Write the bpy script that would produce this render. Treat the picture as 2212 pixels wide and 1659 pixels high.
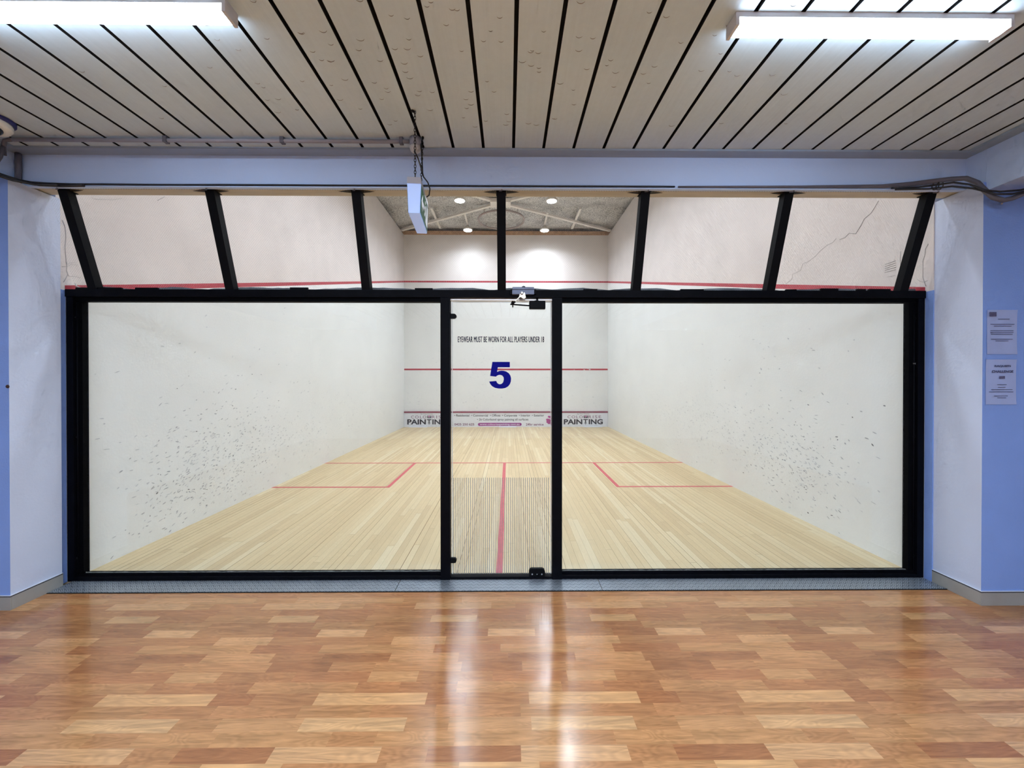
import bpy, bmesh, math, random
from mathutils import Vector, Matrix
PI = math.pi
random.seed(7)
for o in list(bpy.data.objects):
    bpy.data.objects.remove(o)
S = bpy.context.scene
C = S.collection

# ---------------------------------------------------------------- camera, world, exposure
cd = bpy.data.cameras.new('camera')
cam = bpy.data.objects.new('camera', cd)
C.objects.link(cam)
cam.location = (0, 0, 1.5)
cd.sensor_width = 36.0
cd.lens = 887.0 / 2212.0 * 36.0
cd.clip_start = 0.02
cam.rotation_euler = (math.radians(90 - 0.30), 0, math.radians(-0.50))
cd.shift_y = -5.9 / 2212.0
S.camera = cam
W = bpy.data.worlds.new('world')
S.world = W
W.use_nodes = True
W.node_tree.nodes['Background'].inputs[0].default_value = (0.6, 0.7, 0.9, 1)
W.node_tree.nodes['Background'].inputs[1].default_value = 0.02
S.view_settings.view_transform = 'Standard'
S.view_settings.look = 'None'
S.view_settings.exposure = 0.0
S.view_settings.gamma = 1.0
S.view_settings.use_curve_mapping = False
S.cycles.use_denoising = True
S.cycles.max_bounces = 5
S.cycles.diffuse_bounces = 3
S.cycles.glossy_bounces = 3
S.cycles.use_adaptive_sampling = True
S.cycles.adaptive_threshold = 0.1
S.cycles.use_light_tree = False
S.cycles.adaptive_min_samples = 8
S.cycles.transparent_max_bounces = 12
S.cycles.sample_clamp_indirect = 6
S.cycles.caustics_reflective = False
S.cycles.caustics_refractive = False

COURT_LAMP = 21.8          # watts of each court floodlight
COURT_COL = (0.80, 0.885, 1.0)
BATTEN = 23.0              # radiance of the hall battens
BATTEN_COL = (0.66, 0.80, 1.0)
FILL = 46.0              # watts of each unseen fill light added behind the viewer

# ---------------------------------------------------------------- helpers
def at(px, py, Y):
    """a point of the photograph at depth Y"""
    return Vector(((px - 1098.0) / 887.0 * Y, Y, 1.5 + (819.0 - py) / 887.0 * Y))

def lin(r, g, b):
    f = lambda c: (c / 255 / 12.92) if c / 255 <= 0.04045 else ((c / 255 + 0.055) / 1.055) ** 2.4
    return (f(r), f(g), f(b))

MATS = {}
def mk(name, col, rough=0.5, metal=0.0, var=0.06, vscale=6.0, bump=0.0, bscale=60.0, stretch=(1, 1, 1), emit=None, spec=0.5, alpha=None):
    m = bpy.data.materials.new(name)
    m.use_nodes = True
    nt = m.node_tree
    N, L = nt.nodes, nt.links
    b = N['Principled BSDF']
    b.inputs['Roughness'].default_value = rough
    b.inputs['Metallic'].default_value = metal
    b.inputs['Specular IOR Level'].default_value = spec
    tc = N.new('ShaderNodeTexCoord')
    mp = N.new('ShaderNodeMapping')
    mp.inputs['Scale'].default_value = stretch
    L.new(tc.outputs['Object'], mp.inputs['Vector'])
    nz = N.new('ShaderNodeTexNoise')
    nz.inputs['Scale'].default_value = vscale
    nz.inputs['Detail'].default_value = 5
    L.new(mp.outputs[0], nz.inputs['Vector'])
    mr = N.new('ShaderNodeMapRange')
    mr.inputs['From Min'].default_value = 0.3
    mr.inputs['From Max'].default_value = 0.7
    mr.inputs['To Min'].default_value = 1 - var
    mr.inputs['To Max'].default_value = 1 + var
    L.new(nz.outputs['Fac'], mr.inputs['Value'])
    vm = N.new('ShaderNodeVectorMath')
    vm.operation = 'SCALE'
    vm.inputs[0].default_value = col
    L.new(mr.outputs[0], vm.inputs['Scale'])
    L.new(vm.outputs[0], b.inputs['Base Color'])
    if bump:
        n2 = N.new('ShaderNodeTexNoise')
        n2.inputs['Scale'].default_value = bscale
        n2.inputs['Detail'].default_value = 4
        L.new(mp.outputs[0], n2.inputs['Vector'])
        bp = N.new('ShaderNodeBump')
        bp.inputs['Strength'].default_value = bump
        bp.inputs['Distance'].default_value = 0.01
        L.new(n2.outputs['Fac'], bp.inputs['Height'])
        L.new(bp.outputs[0], b.inputs['Normal'])
    if emit:
        b.inputs['Emission Color'].default_value = (*emit[0], 1)
        b.inputs['Emission Strength'].default_value = emit[1]
    if alpha is not None:
        b.inputs['Alpha'].default_value = alpha
    MATS[name] = m
    return m

class NT:
    """tiny node helper"""
    def __init__(s, name):
        s.m = bpy.data.materials.new(name)
        s.m.use_nodes = True
        s.nt = s.m.node_tree
        s.N, s.L = s.nt.nodes, s.nt.links
        s.b = s.N['Principled BSDF']
        MATS[name] = s.m
    def n(s, t, **k):
        q = s.N.new('ShaderNode' + t)
        for a, v in k.items():
            setattr(q, a, v)
        return q
    def set(s, sock, v):
        if hasattr(v, 'links') or isinstance(v, bpy.types.NodeSocket):
            s.L.new(v, sock)
        else:
            sock.default_value = v
    def math(s, op, a, b=0.0, c=None, clamp=False):
        q = s.n('Math', operation=op, use_clamp=clamp)
        s.set(q.inputs[0], a)
        s.set(q.inputs[1], b)
        if c is not None:
            s.set(q.inputs[2], c)
        return q.outputs[0]
    def comb(s, x, y=0.0, z=0.0):
        q = s.n('CombineXYZ')
        for i, v in enumerate((x, y, z)):
            s.set(q.inputs[i], v)
        return q.outputs[0]
    def xyz(s):
        tc = s.n('TexCoord')
        sp = s.n('SeparateXYZ')
        s.L.new(tc.outputs['Object'], sp.inputs[0])
        return sp.outputs[0], sp.outputs[1], sp.outputs[2], tc.outputs['Object']
    def white(s, v):
        q = s.n('TexWhiteNoise', noise_dimensions='3D')
        s.L.new(v, q.inputs['Vector'])
        return q.outputs['Value']
    def noise(s, v, scale=5.0, detail=4.0, rough=0.5, dist=0.0):
        q = s.n('TexNoise')
        s.L.new(v, q.inputs['Vector'])
        q.inputs['Scale'].default_value = scale
        q.inputs['Detail'].default_value = detail
        q.inputs['Roughness'].default_value = rough
        q.inputs['Distortion'].default_value = dist
        return q.outputs['Fac']
    def ramp(s, f, stops):
        q = s.n('ValToRGB')
        e = q.color_ramp.elements
        while len(e) < len(stops):
            e.new(0.5)
        for i, (p, c) in enumerate(stops):
            e[i].position = p
            e[i].color = (*c, 1)
        s.L.new(f, q.inputs[0])
        return q.outputs[0]
    def mix(s, f, a, b, mode='MIX'):
        q = s.n('Mix', data_type='RGBA', blend_type=mode)
        s.set(q.inputs[0], f)
        for k, v in ((6, a), (7, b)):
            if isinstance(v, tuple):
                q.inputs[k].default_value = (*v, 1)
            else:
                s.L.new(v, q.inputs[k])
        return q.outputs[2]
    def bump(s, h, strength=0.3, dist=0.01):
        q = s.n('Bump')
        q.inputs['Strength'].default_value = strength
        q.inputs['Distance'].default_value = dist
        s.L.new(h, q.inputs['Height'])
        s.L.new(q.outputs[0], s.b.inputs['Normal'])

class MB:
    """collects shapes and links them as ONE mesh object"""
    def __init__(s):
        s.bm = bmesh.new()
    def box(s, x0, x1, y0, y1, z0, z1, mi=0, bev=0.0):
        vs = [s.bm.verts.new(p) for p in ((x0,y0,z0),(x1,y0,z0),(x1,y1,z0),(x0,y1,z0),(x0,y0,z1),(x1,y0,z1),(x1,y1,z1),(x0,y1,z1))]
        fs = [s.bm.faces.new([vs[i] for i in q]) for q in ((0,3,2,1),(4,5,6,7),(0,1,5,4),(1,2,6,5),(2,3,7,6),(3,0,4,7))]
        for f in fs:
            f.material_index = mi
        if bev:
            es = list({e for f in fs for e in f.edges})
            r = bmesh.ops.bevel(s.bm, geom=es, offset=bev, segments=2, affect='EDGES', profile=0.7)
            for f in r['faces']:
                f.material_index = mi
        return s
    def hexa(s, p, mi=0):
        vs = [s.bm.verts.new(q) for q in p]
        for q in ((0,3,2,1),(4,5,6,7),(0,1,5,4),(1,2,6,5),(2,3,7,6),(3,0,4,7)):
            s.bm.faces.new([vs[i] for i in q]).material_index = mi
        return s
    def bar(s, a, b, w, h, up=(0, 0, 1), mi=0):
        a, b = Vector(a), Vector(b)
        d = (b - a).normalized()
        u = Vector(up)
        x = d.cross(u)
        if x.length < 1e-4:
            x = d.cross(Vector((0, 1, 0)))
        x.normalize()
        y = x.cross(d).normalized()
        x, y = x * w / 2, y * h / 2
        return s.hexa([a - x - y, a + x - y, a + x + y, a - x + y, b - x - y, b + x - y, b + x + y, b - x + y], mi)
    def tube(s, pts, r, seg=8, mi=0, closed=False):
        pts = [Vector(p) for p in pts]
        n = len(pts)
        rings = []
        prev = None
        for i, p in enumerate(pts):
            if closed:
                d = (pts[(i + 1) % n] - pts[i - 1]).normalized()
            else:
                d = (pts[min(i + 1, n - 1)] - pts[max(i - 1, 0)]).normalized()
            if prev is None:
                ref = Vector((0, 0, 1)) if abs(d.z) < 0.9 else Vector((1, 0, 0))
                u = d.cross(ref).normalized()
            else:
                u = (prev - d * prev.dot(d)).normalized()
            prev = u
            v = d.cross(u)
            rr = r[i] if isinstance(r, (list, tuple)) else r
            rings.append([s.bm.verts.new(p + (u * math.cos(2 * PI * k / seg) + v * math.sin(2 * PI * k / seg)) * rr) for k in range(seg)])
        m = n if closed else n - 1
        for i in range(m):
            A, B = rings[i], rings[(i + 1) % n]
            for k in range(seg):
                f = s.bm.faces.new((A[k], A[(k + 1) % seg], B[(k + 1) % seg], B[k]))
                f.material_index = mi
                f.smooth = seg > 4
        if not closed:
            for R in (rings[0][::-1], rings[-1]):
                s.bm.faces.new(R).material_index = mi
        return s
    def lathe(s, c, prof, seg=24, axis=(0, 0, 1), mi=0):
        """prof: (radius, height) pairs"""
        q = Vector((0, 0, 1)).rotation_difference(Vector(axis).normalized()).to_matrix()
        c = Vector(c)
        rings = []
        for r, h in prof:
            rings.append([s.bm.verts.new(c + q @ Vector((max(r, 1e-5) * math.cos(2 * PI * k / seg), max(r, 1e-5) * math.sin(2 * PI * k / seg), h))) for k in range(seg)])
        for A, B in zip(rings, rings[1:]):
            for k in range(seg):
                f = s.bm.faces.new((A[k], A[(k + 1) % seg], B[(k + 1) % seg], B[k]))
                f.material_index = mi
                f.smooth = True
        s.bm.faces.new(rings[0][::-1]).material_index = mi
        s.bm.faces.new(rings[-1]).material_index = mi
        return s
    def poly(s, pts, d, mi=0):
        """flat outline pts (3D, coplanar) given thickness vector d"""
        d = Vector(d)
        A = [s.bm.verts.new(p) for p in pts]
        B = [s.bm.verts.new(Vector(p) + d) for p in pts]
        n = len(A)
        s.bm.faces.new(A).material_index = mi
        s.bm.faces.new(B[::-1]).material_index = mi
        for i in range(n):
            s.bm.faces.new((A[i], B[i], B[(i + 1) % n], A[(i + 1) % n])).material_index = mi
        return s
    def build(s, name, mat, parent=None, smooth=None, recalc=True):
        me = bpy.data.meshes.new(name)
        if recalc:
            bmesh.ops.recalc_face_normals(s.bm, faces=s.bm.faces[:])
        s.bm.to_mesh(me)
        s.bm.free()
        for m in (mat if isinstance(mat, (list, tuple)) else [mat]):
            me.materials.append(MATS[m])
        o = bpy.data.objects.new(name, me)
        C.objects.link(o)
        if parent is not None:
            o.parent = parent
            o.matrix_parent_inverse = parent.matrix_basis.inverted()
        return o

def tag(o, label=None, cat=None, group=None, kind=None):
    for k, v in (('label', label), ('category', cat), ('group', group), ('kind', kind)):
        if v:
            o[k] = v
    return o
def empty(name, loc, label=None, cat=None, group=None, kind=None):
    o = bpy.data.objects.new(name, None)
    o.empty_display_size = 0.1
    o.location = loc
    C.objects.link(o)
    return tag(o, label, cat, group, kind)
def struct(o, label, cat):
    return tag(o, label, cat, kind='structure')
def copy_thing(o, loc):
    r = o.copy()
    C.objects.link(r)
    r.location = loc
    for ch in list(o.children):
        c = ch.copy()
        C.objects.link(c)
        c.parent = r
        c.matrix_parent_inverse = ch.matrix_parent_inverse.copy()
        for g in list(ch.children):
            d = g.copy()
            C.objects.link(d)
            d.parent = c
            d.matrix_parent_inverse = g.matrix_parent_inverse.copy()
    return r

def text(name, body, x0, x1, z0, z1, y, mat, parent, bold=0.0, fat=0.0, spacing=1.0):
    """lettering in the xz plane facing -y, fitted to the box"""
    cu = bpy.data.curves.new(name, 'FONT')
    cu.body = body
    cu.size = 1.0
    cu.offset = bold
    cu.space_character = spacing
    cu.resolution_u = 3
    t = bpy.data.objects.new(name + '_curve', cu)
    C.objects.link(t)
    bpy.context.view_layer.update()
    me = bpy.data.meshes.new_from_object(t.evaluated_get(bpy.context.evaluated_depsgraph_get()))
    bpy.data.objects.remove(t)
    bpy.data.curves.remove(cu)
    xs = [v.co.x for v in me.vertices]
    ys = [v.co.y for v in me.vertices]
    ax, bx, ay, by = min(xs), max(xs), min(ys), max(ys)
    for v in me.vertices:
        v.co = Vector((x0 + (v.co.x - ax) / (bx - ax) * (x1 - x0), y, z0 + (v.co.y - ay) / (by - ay) * (z1 - z0)))
    me.name = name
    bm = bmesh.new()
    bm.from_mesh(me)
    if fat:
        src = bm.faces[:]
        for sx in (-fat, fat):
            r = bmesh.ops.duplicate(bm, geom=src)
            for v in r['geom']:
                if isinstance(v, bmesh.types.BMVert): v.co.x += sx
    for f in bm.faces:
        if f.normal.y > 0:
            f.normal_flip()
    bm.to_mesh(me)
    bm.free()
    me.materials.clear()
    me.materials.append(MATS[mat])
    o = bpy.data.objects.new(name, me)
    C.objects.link(o)
    if parent is not None:
        o.parent = parent
        o.matrix_parent_inverse = parent.matrix_basis.inverted()
    return o

# ---------------------------------------------------------------- materials
mk('court_white', (0.84, 0.84, 0.82), 0.55, var=0.025, vscale=1.6, bump=0.12, bscale=45)
mk('court_front_white', (0.83, 0.82, 0.79), 0.5, var=0.025, vscale=1.4, bump=0.1, bscale=40)
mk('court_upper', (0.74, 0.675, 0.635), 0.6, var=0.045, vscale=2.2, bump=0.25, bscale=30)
mk('court_front_upper', (0.86, 0.80, 0.755), 0.6, var=0.03, vscale=2.2, bump=0.2, bscale=30)
mk('blue_wall', lin(132, 164, 228), 0.6, var=0.04, vscale=3, bump=0.15, bscale=90)
mk('reveal_white', lin(204, 214, 236), 0.55, var=0.025, vscale=3, bump=0.1, bscale=60)
mk('beam_white', lin(192, 214, 248), 0.6, var=0.04, vscale=2.2, bump=0.1, bscale=60)
mk('soffit_cream', lin(192, 182, 160), 0.6, var=0.10, vscale=5, stretch=(0.4, 3, 1))
mk('cove_brown', lin(150, 166, 184), 0.55, var=0.06, vscale=4, stretch=(0.3, 3, 1))
mk('dark_void', (0.006, 0.006, 0.007), 0.9)
mk('hall_plaster', lin(215, 218, 226), 0.7, var=0.03)
mk('red_paint', lin(176, 48, 62), 0.5, var=0.08, vscale=9)
mk('red_tape', lin(205, 84, 92), 0.5, var=0.10, vscale=12)
mk('tin_red', lin(128, 32, 60), 0.5, var=0.08, vscale=9)
mk('banner_white', (0.80, 0.80, 0.83), 0.4, var=0.02)
mk('black_steel', (0.0012, 0.0012, 0.002), 0.6, spec=0.05, var=0.3, vscale=14, bump=0.1, bscale=80)
mk('black_steel_face', (0.002, 0.0022, 0.004), 0.55, spec=0.08, var=0.3, vscale=14)
mk('black_plastic', (0.003, 0.003, 0.0035), 0.5, var=0.2, spec=0.1)
mk('strut_black', (0.002, 0.002, 0.003), 0.6, var=0.3, vscale=20, spec=0.12)
mk('seal', (0.30, 0.31, 0.28), 0.6, var=0.4, vscale=50)
mk('aluminium', (0.52, 0.47, 0.42), 0.35, metal=0.6, var=0.1, stretch=(0.3, 6, 6))
mk('closer_metal', (0.085, 0.09, 0.12), 0.35, metal=0.7, var=0.15)
mk('brass', (0.52, 0.46, 0.36), 0.3, metal=0.8, var=0.1)
mk('screw_metal', (0.55, 0.55, 0.56), 0.3, metal=0.9, var=0.1)
mk('navy_vinyl', (0.003, 0.004, 0.05), 0.6, var=0.05, spec=0.1)
mk('blue_vinyl', (0.001, 0.002, 0.22), 0.6, var=0.05, spec=0.1)
mk('baseboard_grey', lin(158, 156, 150), 0.45, var=0.05, vscale=8)
mk('baseboard_cap', lin(60, 62, 72), 0.4, var=0.05)
mk('cap_highlight', lin(225, 230, 240), 0.3, var=0.02)
mk('ink_dark', (0.012, 0.008, 0.016), 0.5)
mk('ink_plum', lin(120, 60, 100), 0.5)
mk('magenta', lin(168, 52, 128), 0.45, var=0.12, vscale=3)
mk('pill_magenta', lin(150, 40, 130), 0.4, var=0.15, vscale=4)
mk('white_ink', (0.85, 0.82, 0.86), 0.5)
mk('paper', lin(165, 180, 222), 0.35, var=0.04, vscale=9, bump=0.3, bscale=7)
mk('paper_ink', lin(66, 70, 108), 0.5, var=0.1)
mk('paper_photo', lin(88, 86, 120), 0.4, var=0.4, vscale=60)
mk('lamp_housing', (0.62, 0.61, 0.62), 0.4, var=0.03)
mk('diffuser', (0.9, 0.9, 0.9), 0.4, emit=(BATTEN_COL, BATTEN), var=0.0)
mk('flood_lens', (0.9, 0.9, 0.9), 0.3, emit=(COURT_COL, 60.0), var=0.0).cycles.emission_sampling = 'NONE'
mk('chain_black', (0.012, 0.009, 0.009), 0.5, metal=0.4)
mk('cable_black', (0.01, 0.01, 0.014), 0.5)
mk('cable_grey', lin(96, 94, 104), 0.5, var=0.1)
mk('conduit', lin(150, 150, 160), 0.45, var=0.06)
mk('box_white', lin(185, 182, 178), 0.4, var=0.04)
mk('camera_white', (0.75, 0.76, 0.70), 0.35, var=0.02)
mk('camera_blue', (0.02, 0.02, 0.12), 0.5)
mk('lens_black', (0.004, 0.004, 0.005), 0.08)
mk('sign_white', (0.50, 0.60, 0.85), 0.3, var=0.02, emit=((0.28, 0.48, 1.0), 0.38))
mk('sign_body', lin(168, 166, 172), 0.35, var=0.03)
mk('sign_green', lin(46, 84, 56), 0.6, emit=((0.03, 0.12, 0.05), 0.25))
mk('sign_glyph', (0.8, 0.85, 0.9), 0.3, emit=((0.7, 0.8, 1.0), 0.12))
mk('roof_steel', (0.85, 0.80, 0.73), 0.55, var=0.05)
mk('roof_timber', lin(196, 156, 120), 0.7, var=0.18, vscale=12)
mk('fan_ring', (0.40, 0.33, 0.31), 0.5, var=0.1)
mk('net_cord', (0.60, 0.60, 0.60), 0.6)
mk('net_hem', (0.16, 0.17, 0.18), 0.6, var=0.3, vscale=12)
mk('dust_rope', (0.70, 0.68, 0.62), 0.8, var=0.1)
mk('crack_grey', (0.26, 0.24, 0.23), 0.9)
mk('crack_faint', (0.50, 0.47, 0.45), 0.9)
mk('scuff_dark', (0.16, 0.165, 0.17), 0.8)
mk('scuff_mid', (0.43, 0.44, 0.45), 0.8)
mk('scuff_light', (0.58, 0.59, 0.60), 0.8)
mk('scuff_faint', (0.73, 0.725, 0.71), 0.7)
mk('ceiling_scuff', (0.24, 0.225, 0.21), 0.8)
mk('rust', (0.05, 0.02, 0.015), 0.8)
mk('lit_glass_edge', (0.82, 0.86, 0.84), 0.15, var=0.02)

def m_glass(name, tint, refl=1.0):
    t = NT(name)
    out = t.N['Material Output']
    t.N.remove(t.b)
    lw = t.n('LayerWeight')
    lw.inputs['Blend'].default_value = 0.5
    sch = t.math('ADD', 0.042, t.math('MULTIPLY', t.math('POWER', lw.outputs['Facing'], 5.0), 0.95))
    tc = t.n('TexCoord')
    nz = t.n('TexNoise')
    nz.inputs['Scale'].default_value = 1.2
    t.L.new(tc.outputs['Object'], nz.inputs['Vector'])
    f = t.math('MULTIPLY', sch, refl)
    tr = t.n('BsdfTransparent')
    tr.inputs[0].default_value = (*tint, 1)
    gl = t.n('BsdfGlossy')
    gl.inputs['Roughness'].default_value = 0.02
    bp = t.n('Bump')
    bp.inputs['Strength'].default_value = 0.02
    bp.inputs['Distance'].default_value = 0.02
    t.L.new(nz.outputs['Fac'], bp.inputs['Height'])
    t.L.new(bp.outputs[0], gl.inputs['Normal'])
    mx = t.n('MixShader')
    t.L.new(f, mx.inputs[0])
    t.L.new(tr.outputs[0], mx.inputs[1])
    t.L.new(gl.outputs[0], mx.inputs[2])
    t.L.new(mx.outputs[0], out.inputs[0])
m_glass('pane', (0.975, 0.99, 0.985))

def m_stripe():
    t = NT('frosted_stripe')
    out = t.N['Material Output']
    t.b.inputs['Roughness'].default_value = 0.6
    t.b.inputs['Base Color'].default_value = (0.34, 0.35, 0.36, 1)
    tr = t.n('BsdfTransparent')
    mx = t.n('MixShader')
    mx.inputs[0].default_value = 0.55
    t.L.new(tr.outputs[0], mx.inputs[1])
    t.L.new(t.b.outputs[0], mx.inputs[2])
    t.L.new(mx.outputs[0], out.inputs[0])
m_stripe()
def m_haze(name, col, fac):
    t = NT(name)
    out = t.N['Material Output']
    t.b.inputs['Roughness'].default_value = 0.6
    t.b.inputs['Base Color'].default_value = (*col, 1)
    tr = t.n('BsdfTransparent')
    mx = t.n('MixShader')
    mx.inputs[0].default_value = fac
    t.L.new(tr.outputs[0], mx.inputs[1])
    t.L.new(t.b.outputs[0], mx.inputs[2])
    t.L.new(mx.outputs[0], out.inputs[0])
m_haze('film', (0.72, 0.74, 0.74), 0.22)

def m_laminate():
    t = NT('laminate')
    x, y, z, vec = t.xyz()
    v = t.math('DIVIDE', t.math('SUBTRACT', y, 1.8886), 0.0717)
    row = t.math('FLOOR', v)
    r0 = t.white(t.comb(row, 3.3, 1.0))
    r1 = t.white(t.comb(row, 7.1, 2.0))
    r2 = t.white(t.comb(row, 9.7, 4.0))
    u = t.math('FRACT', t.math('ADD', x, t.math('MULTIPLY', r0, 5.0)))
    t1 = t.math('ADD', 0.22, t.math('MULTIPLY', r1, 0.22))
    t2 = t.math('ADD', 0.60, t.math('MULTIPLY', r2, 0.25))
    blk = t.math('ADD', t.math('GREATER_THAN', u, t1), t.math('GREATER_THAN', u, t2))
    tone = t.white(t.comb(row, blk, 11.0))
    hue = t.white(t.comb(row, blk, 23.0))
    # grain, repeating with the printed pattern
    gv = t.comb(t.math('MULTIPLY', u, 2.2), t.math('MULTIPLY', y, 26.0), t.math('MULTIPLY', tone, 37.0))
    g = t.noise(gv, 1.6, 6, 0.6, 1.2)
    rings = t.math('SINE', t.math('MULTIPLY', t.noise(t.comb(t.math('MULTIPLY', u, 2.6), t.math('MULTIPLY', y, 14.0), t.math('MULTIPLY', hue, 19.0)), 1.0, 2, 0.4, 0.6), 85.0))
    fine = t.noise(t.comb(t.math('MULTIPLY', x, 14.0), t.math('MULTIPLY', y, 260.0), 0.0), 1.0, 4, 0.6)
    base = t.ramp(tone, [(0.0, lin(156, 102, 64)), (0.4, lin(172, 119, 76)), (0.75, lin(186, 134, 86)), (0.92, lin(198, 149, 99)), (1.0, lin(205, 160, 112))])
    c = t.mix(t.math('MULTIPLY', hue, 0.25), base, lin(188, 120, 78))
    k = t.math('ADD', t.math('MULTIPLY', t.math('SUBTRACT', g, 0.5), 1.25), t.math('ADD', t.math('MULTIPLY', rings, 0.075), t.math('MULTIPLY', t.math('SUBTRACT', fine, 0.5), 0.22)))
    sc = t.n('VectorMath', operation='SCALE')
    t.L.new(c, sc.inputs[0])
    t.L.new(t.math('ADD', 1.0, k), sc.inputs['Scale'])
    t.L.new(sc.outputs[0], t.b.inputs['Base Color'])
    rv = t.noise(vec, 6.0, 3)
    t.L.new(t.math('ADD', 0.10, t.math('MULTIPLY', rv, 0.16)), t.b.inputs['Roughness'])
    t.b.inputs['Specular IOR Level'].default_value = 0.55
    h = t.math('ADD', t.math('MULTIPLY', t.noise(vec, 22.0, 3), 0.5), t.math('MULTIPLY', fine, 0.25))
    t.bump(h, 0.10, 0.003)
m_laminate()

def m_court_floor():
    t = NT('court_boards')
    x, y, z, vec = t.xyz()
    wdt = 0.057
    v = t.math('DIVIDE', x, wdt)
    row = t.math('FLOOR', v)
    fr = t.math('FRACT', v)
    r = t.white(t.comb(row, 5.0, 1.0))
    r2 = t.white(t.comb(row, 8.0, 2.0))
    ln = t.math('ADD', 1.3, t.math('MULTIPLY', r2, 1.6))
    w = t.math('ADD', t.math('DIVIDE', y, ln), t.math('MULTIPLY', r, 9.0))
    blk = t.math('FLOOR', w)
    fe = t.math('MULTIPLY', t.math('FRACT', w), ln)
    tone = t.white(t.comb(row, blk, 3.0))
    grain = t.noise(t.comb(t.math('MULTIPLY', x, 45.0), t.math('MULTIPLY', y, 1.8), t.math('MULTIPLY', tone, 30.0)), 1.5, 5, 0.6, 0.6)
    big = t.noise(vec, 0.5, 2)
    base = t.ramp(tone, [(0.0, lin(207, 182, 141)), (0.3, lin(215, 191, 149)), (0.8, lin(220, 198, 157)), (1.0, lin(226, 208, 171))])
    gap_r = t.white(t.comb(t.math('ROUND', v), 1.0, 17.0))
    half = t.math('ADD', 0.018, t.math('MULTIPLY', t.math('POWER', gap_r, 3.0), 0.030))
    d = t.math('MINIMUM', fr, t.math('SUBTRACT', 1.0, fr))
    g1 = t.math('LESS_THAN', d, half)
    g2 = t.math('LESS_THAN', fe, 0.0035)
    gap = t.math('MAXIMUM', t.math('MULTIPLY', g1, t.math('ADD', 0.35, t.math('MULTIPLY', gap_r, 0.6))), t.math('MULTIPLY', g2, 0.7))
    sc = t.n('VectorMath', operation='SCALE')
    t.L.new(base, sc.inputs[0])
    t.L.new(t.math('ADD', 0.86, t.math('ADD', t.math('MULTIPLY', grain, 0.20), t.math('MULTIPLY', big, 0.08))), sc.inputs['Scale'])
    c = t.mix(gap, sc.outputs[0], lin(120, 92, 60))
    t.L.new(c, t.b.inputs['Base Color'])
    t.b.inputs['Roughness'].default_value = 0.5
    t.b.inputs['Specular IOR Level'].default_value = 0.3
m_court_floor()

def m_ceiling():
    t = NT('ceiling_boards')
    x, y, z, vec = t.xyz()
    row = t.math('FLOOR', t.math('DIVIDE', t.math('SUBTRACT', x, 0.034), 0.199))
    r = t.white(t.comb(row, 1.0, 5.0))
    st = t.noise(t.comb(t.math('MULTIPLY', x, 60.0), t.math('MULTIPLY', y, 0.7), t.math('MULTIPLY', r, 40.0)), 1.0, 3, 0.5)
    bl = t.noise(vec, 2.0, 4)
    sp = t.noise(vec, 28.0, 4, 0.7)
    c = t.ramp(bl, [(0.25, lin(199, 215, 222)), (0.5, lin(204, 220, 226)), (0.75, lin(209, 223, 229))])
    s1 = t.n('VectorMath', operation='SCALE')
    t.L.new(c, s1.inputs[0])
    t.L.new(t.math('ADD', 0.87, t.math('ADD', t.math('MULTIPLY', st, 0.10), t.math('ADD', t.math('MULTIPLY', r, 0.05), t.math('MULTIPLY', sp, 0.12)))), s1.inputs['Scale'])
    t.L.new(s1.outputs[0], t.b.inputs['Base Color'])
    t.b.inputs['Roughness'].default_value = 0.42
    t.bump(t.math('ADD', st, t.math('MULTIPLY', sp, 0.2)), 0.3, 0.003)
m_ceiling()

def m_checker():
    t = NT('tread_plate')
    x, y, z, vec = t.xyz()
    s = 0.030
    a = t.math('DIVIDE', t.math('ADD', x, y), s * 1.414)
    b = t.math('DIVIDE', t.math('SUBTRACT', x, y), s * 1.414)
    par = t.math('FRACT', t.math('MULTIPLY', t.math('ADD', t.math('FLOOR', a), t.math('FLOOR', b)), 0.5))
    sel = t.math('GREATER_THAN', par, 0.25)
    fa = t.math('ABSOLUTE', t.math('SUBTRACT', t.math('FRACT', a), 0.5))
    fb = t.math('ABSOLUTE', t.math('SUBTRACT', t.math('FRACT', b), 0.5))
    barA = t.math('MULTIPLY', t.math('LESS_THAN', fa, 0.42), t.math('LESS_THAN', t.math('FRACT', t.math('MULTIPLY', b, 3.0)), 0.5))
    barB = t.math('MULTIPLY', t.math('LESS_THAN', fb, 0.42), t.math('LESS_THAN', t.math('FRACT', t.math('MULTIPLY', a, 3.0)), 0.5))
    h = t.math('ADD', t.math('MULTIPLY', barA, sel), t.math('MULTIPLY', barB, t.math('SUBTRACT', 1.0, sel)))
    n = t.noise(vec, 7.0, 5, 0.6)
    c = t.mix(h, lin(112, 120, 128), lin(182, 190, 198))
    s1 = t.n('VectorMath', operation='SCALE')
    t.L.new(c, s1.inputs[0])
    t.L.new(t.math('ADD', 0.75, t.math('MULTIPLY', n, 0.5)), s1.inputs['Scale'])
    t.L.new(s1.outputs[0], t.b.inputs['Base Color'])
    t.b.inputs['Metallic'].default_value = 0.55
    t.b.inputs['Roughness'].default_value = 0.42
    t.bump(h, 0.6, 0.003)
m_checker()

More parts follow.
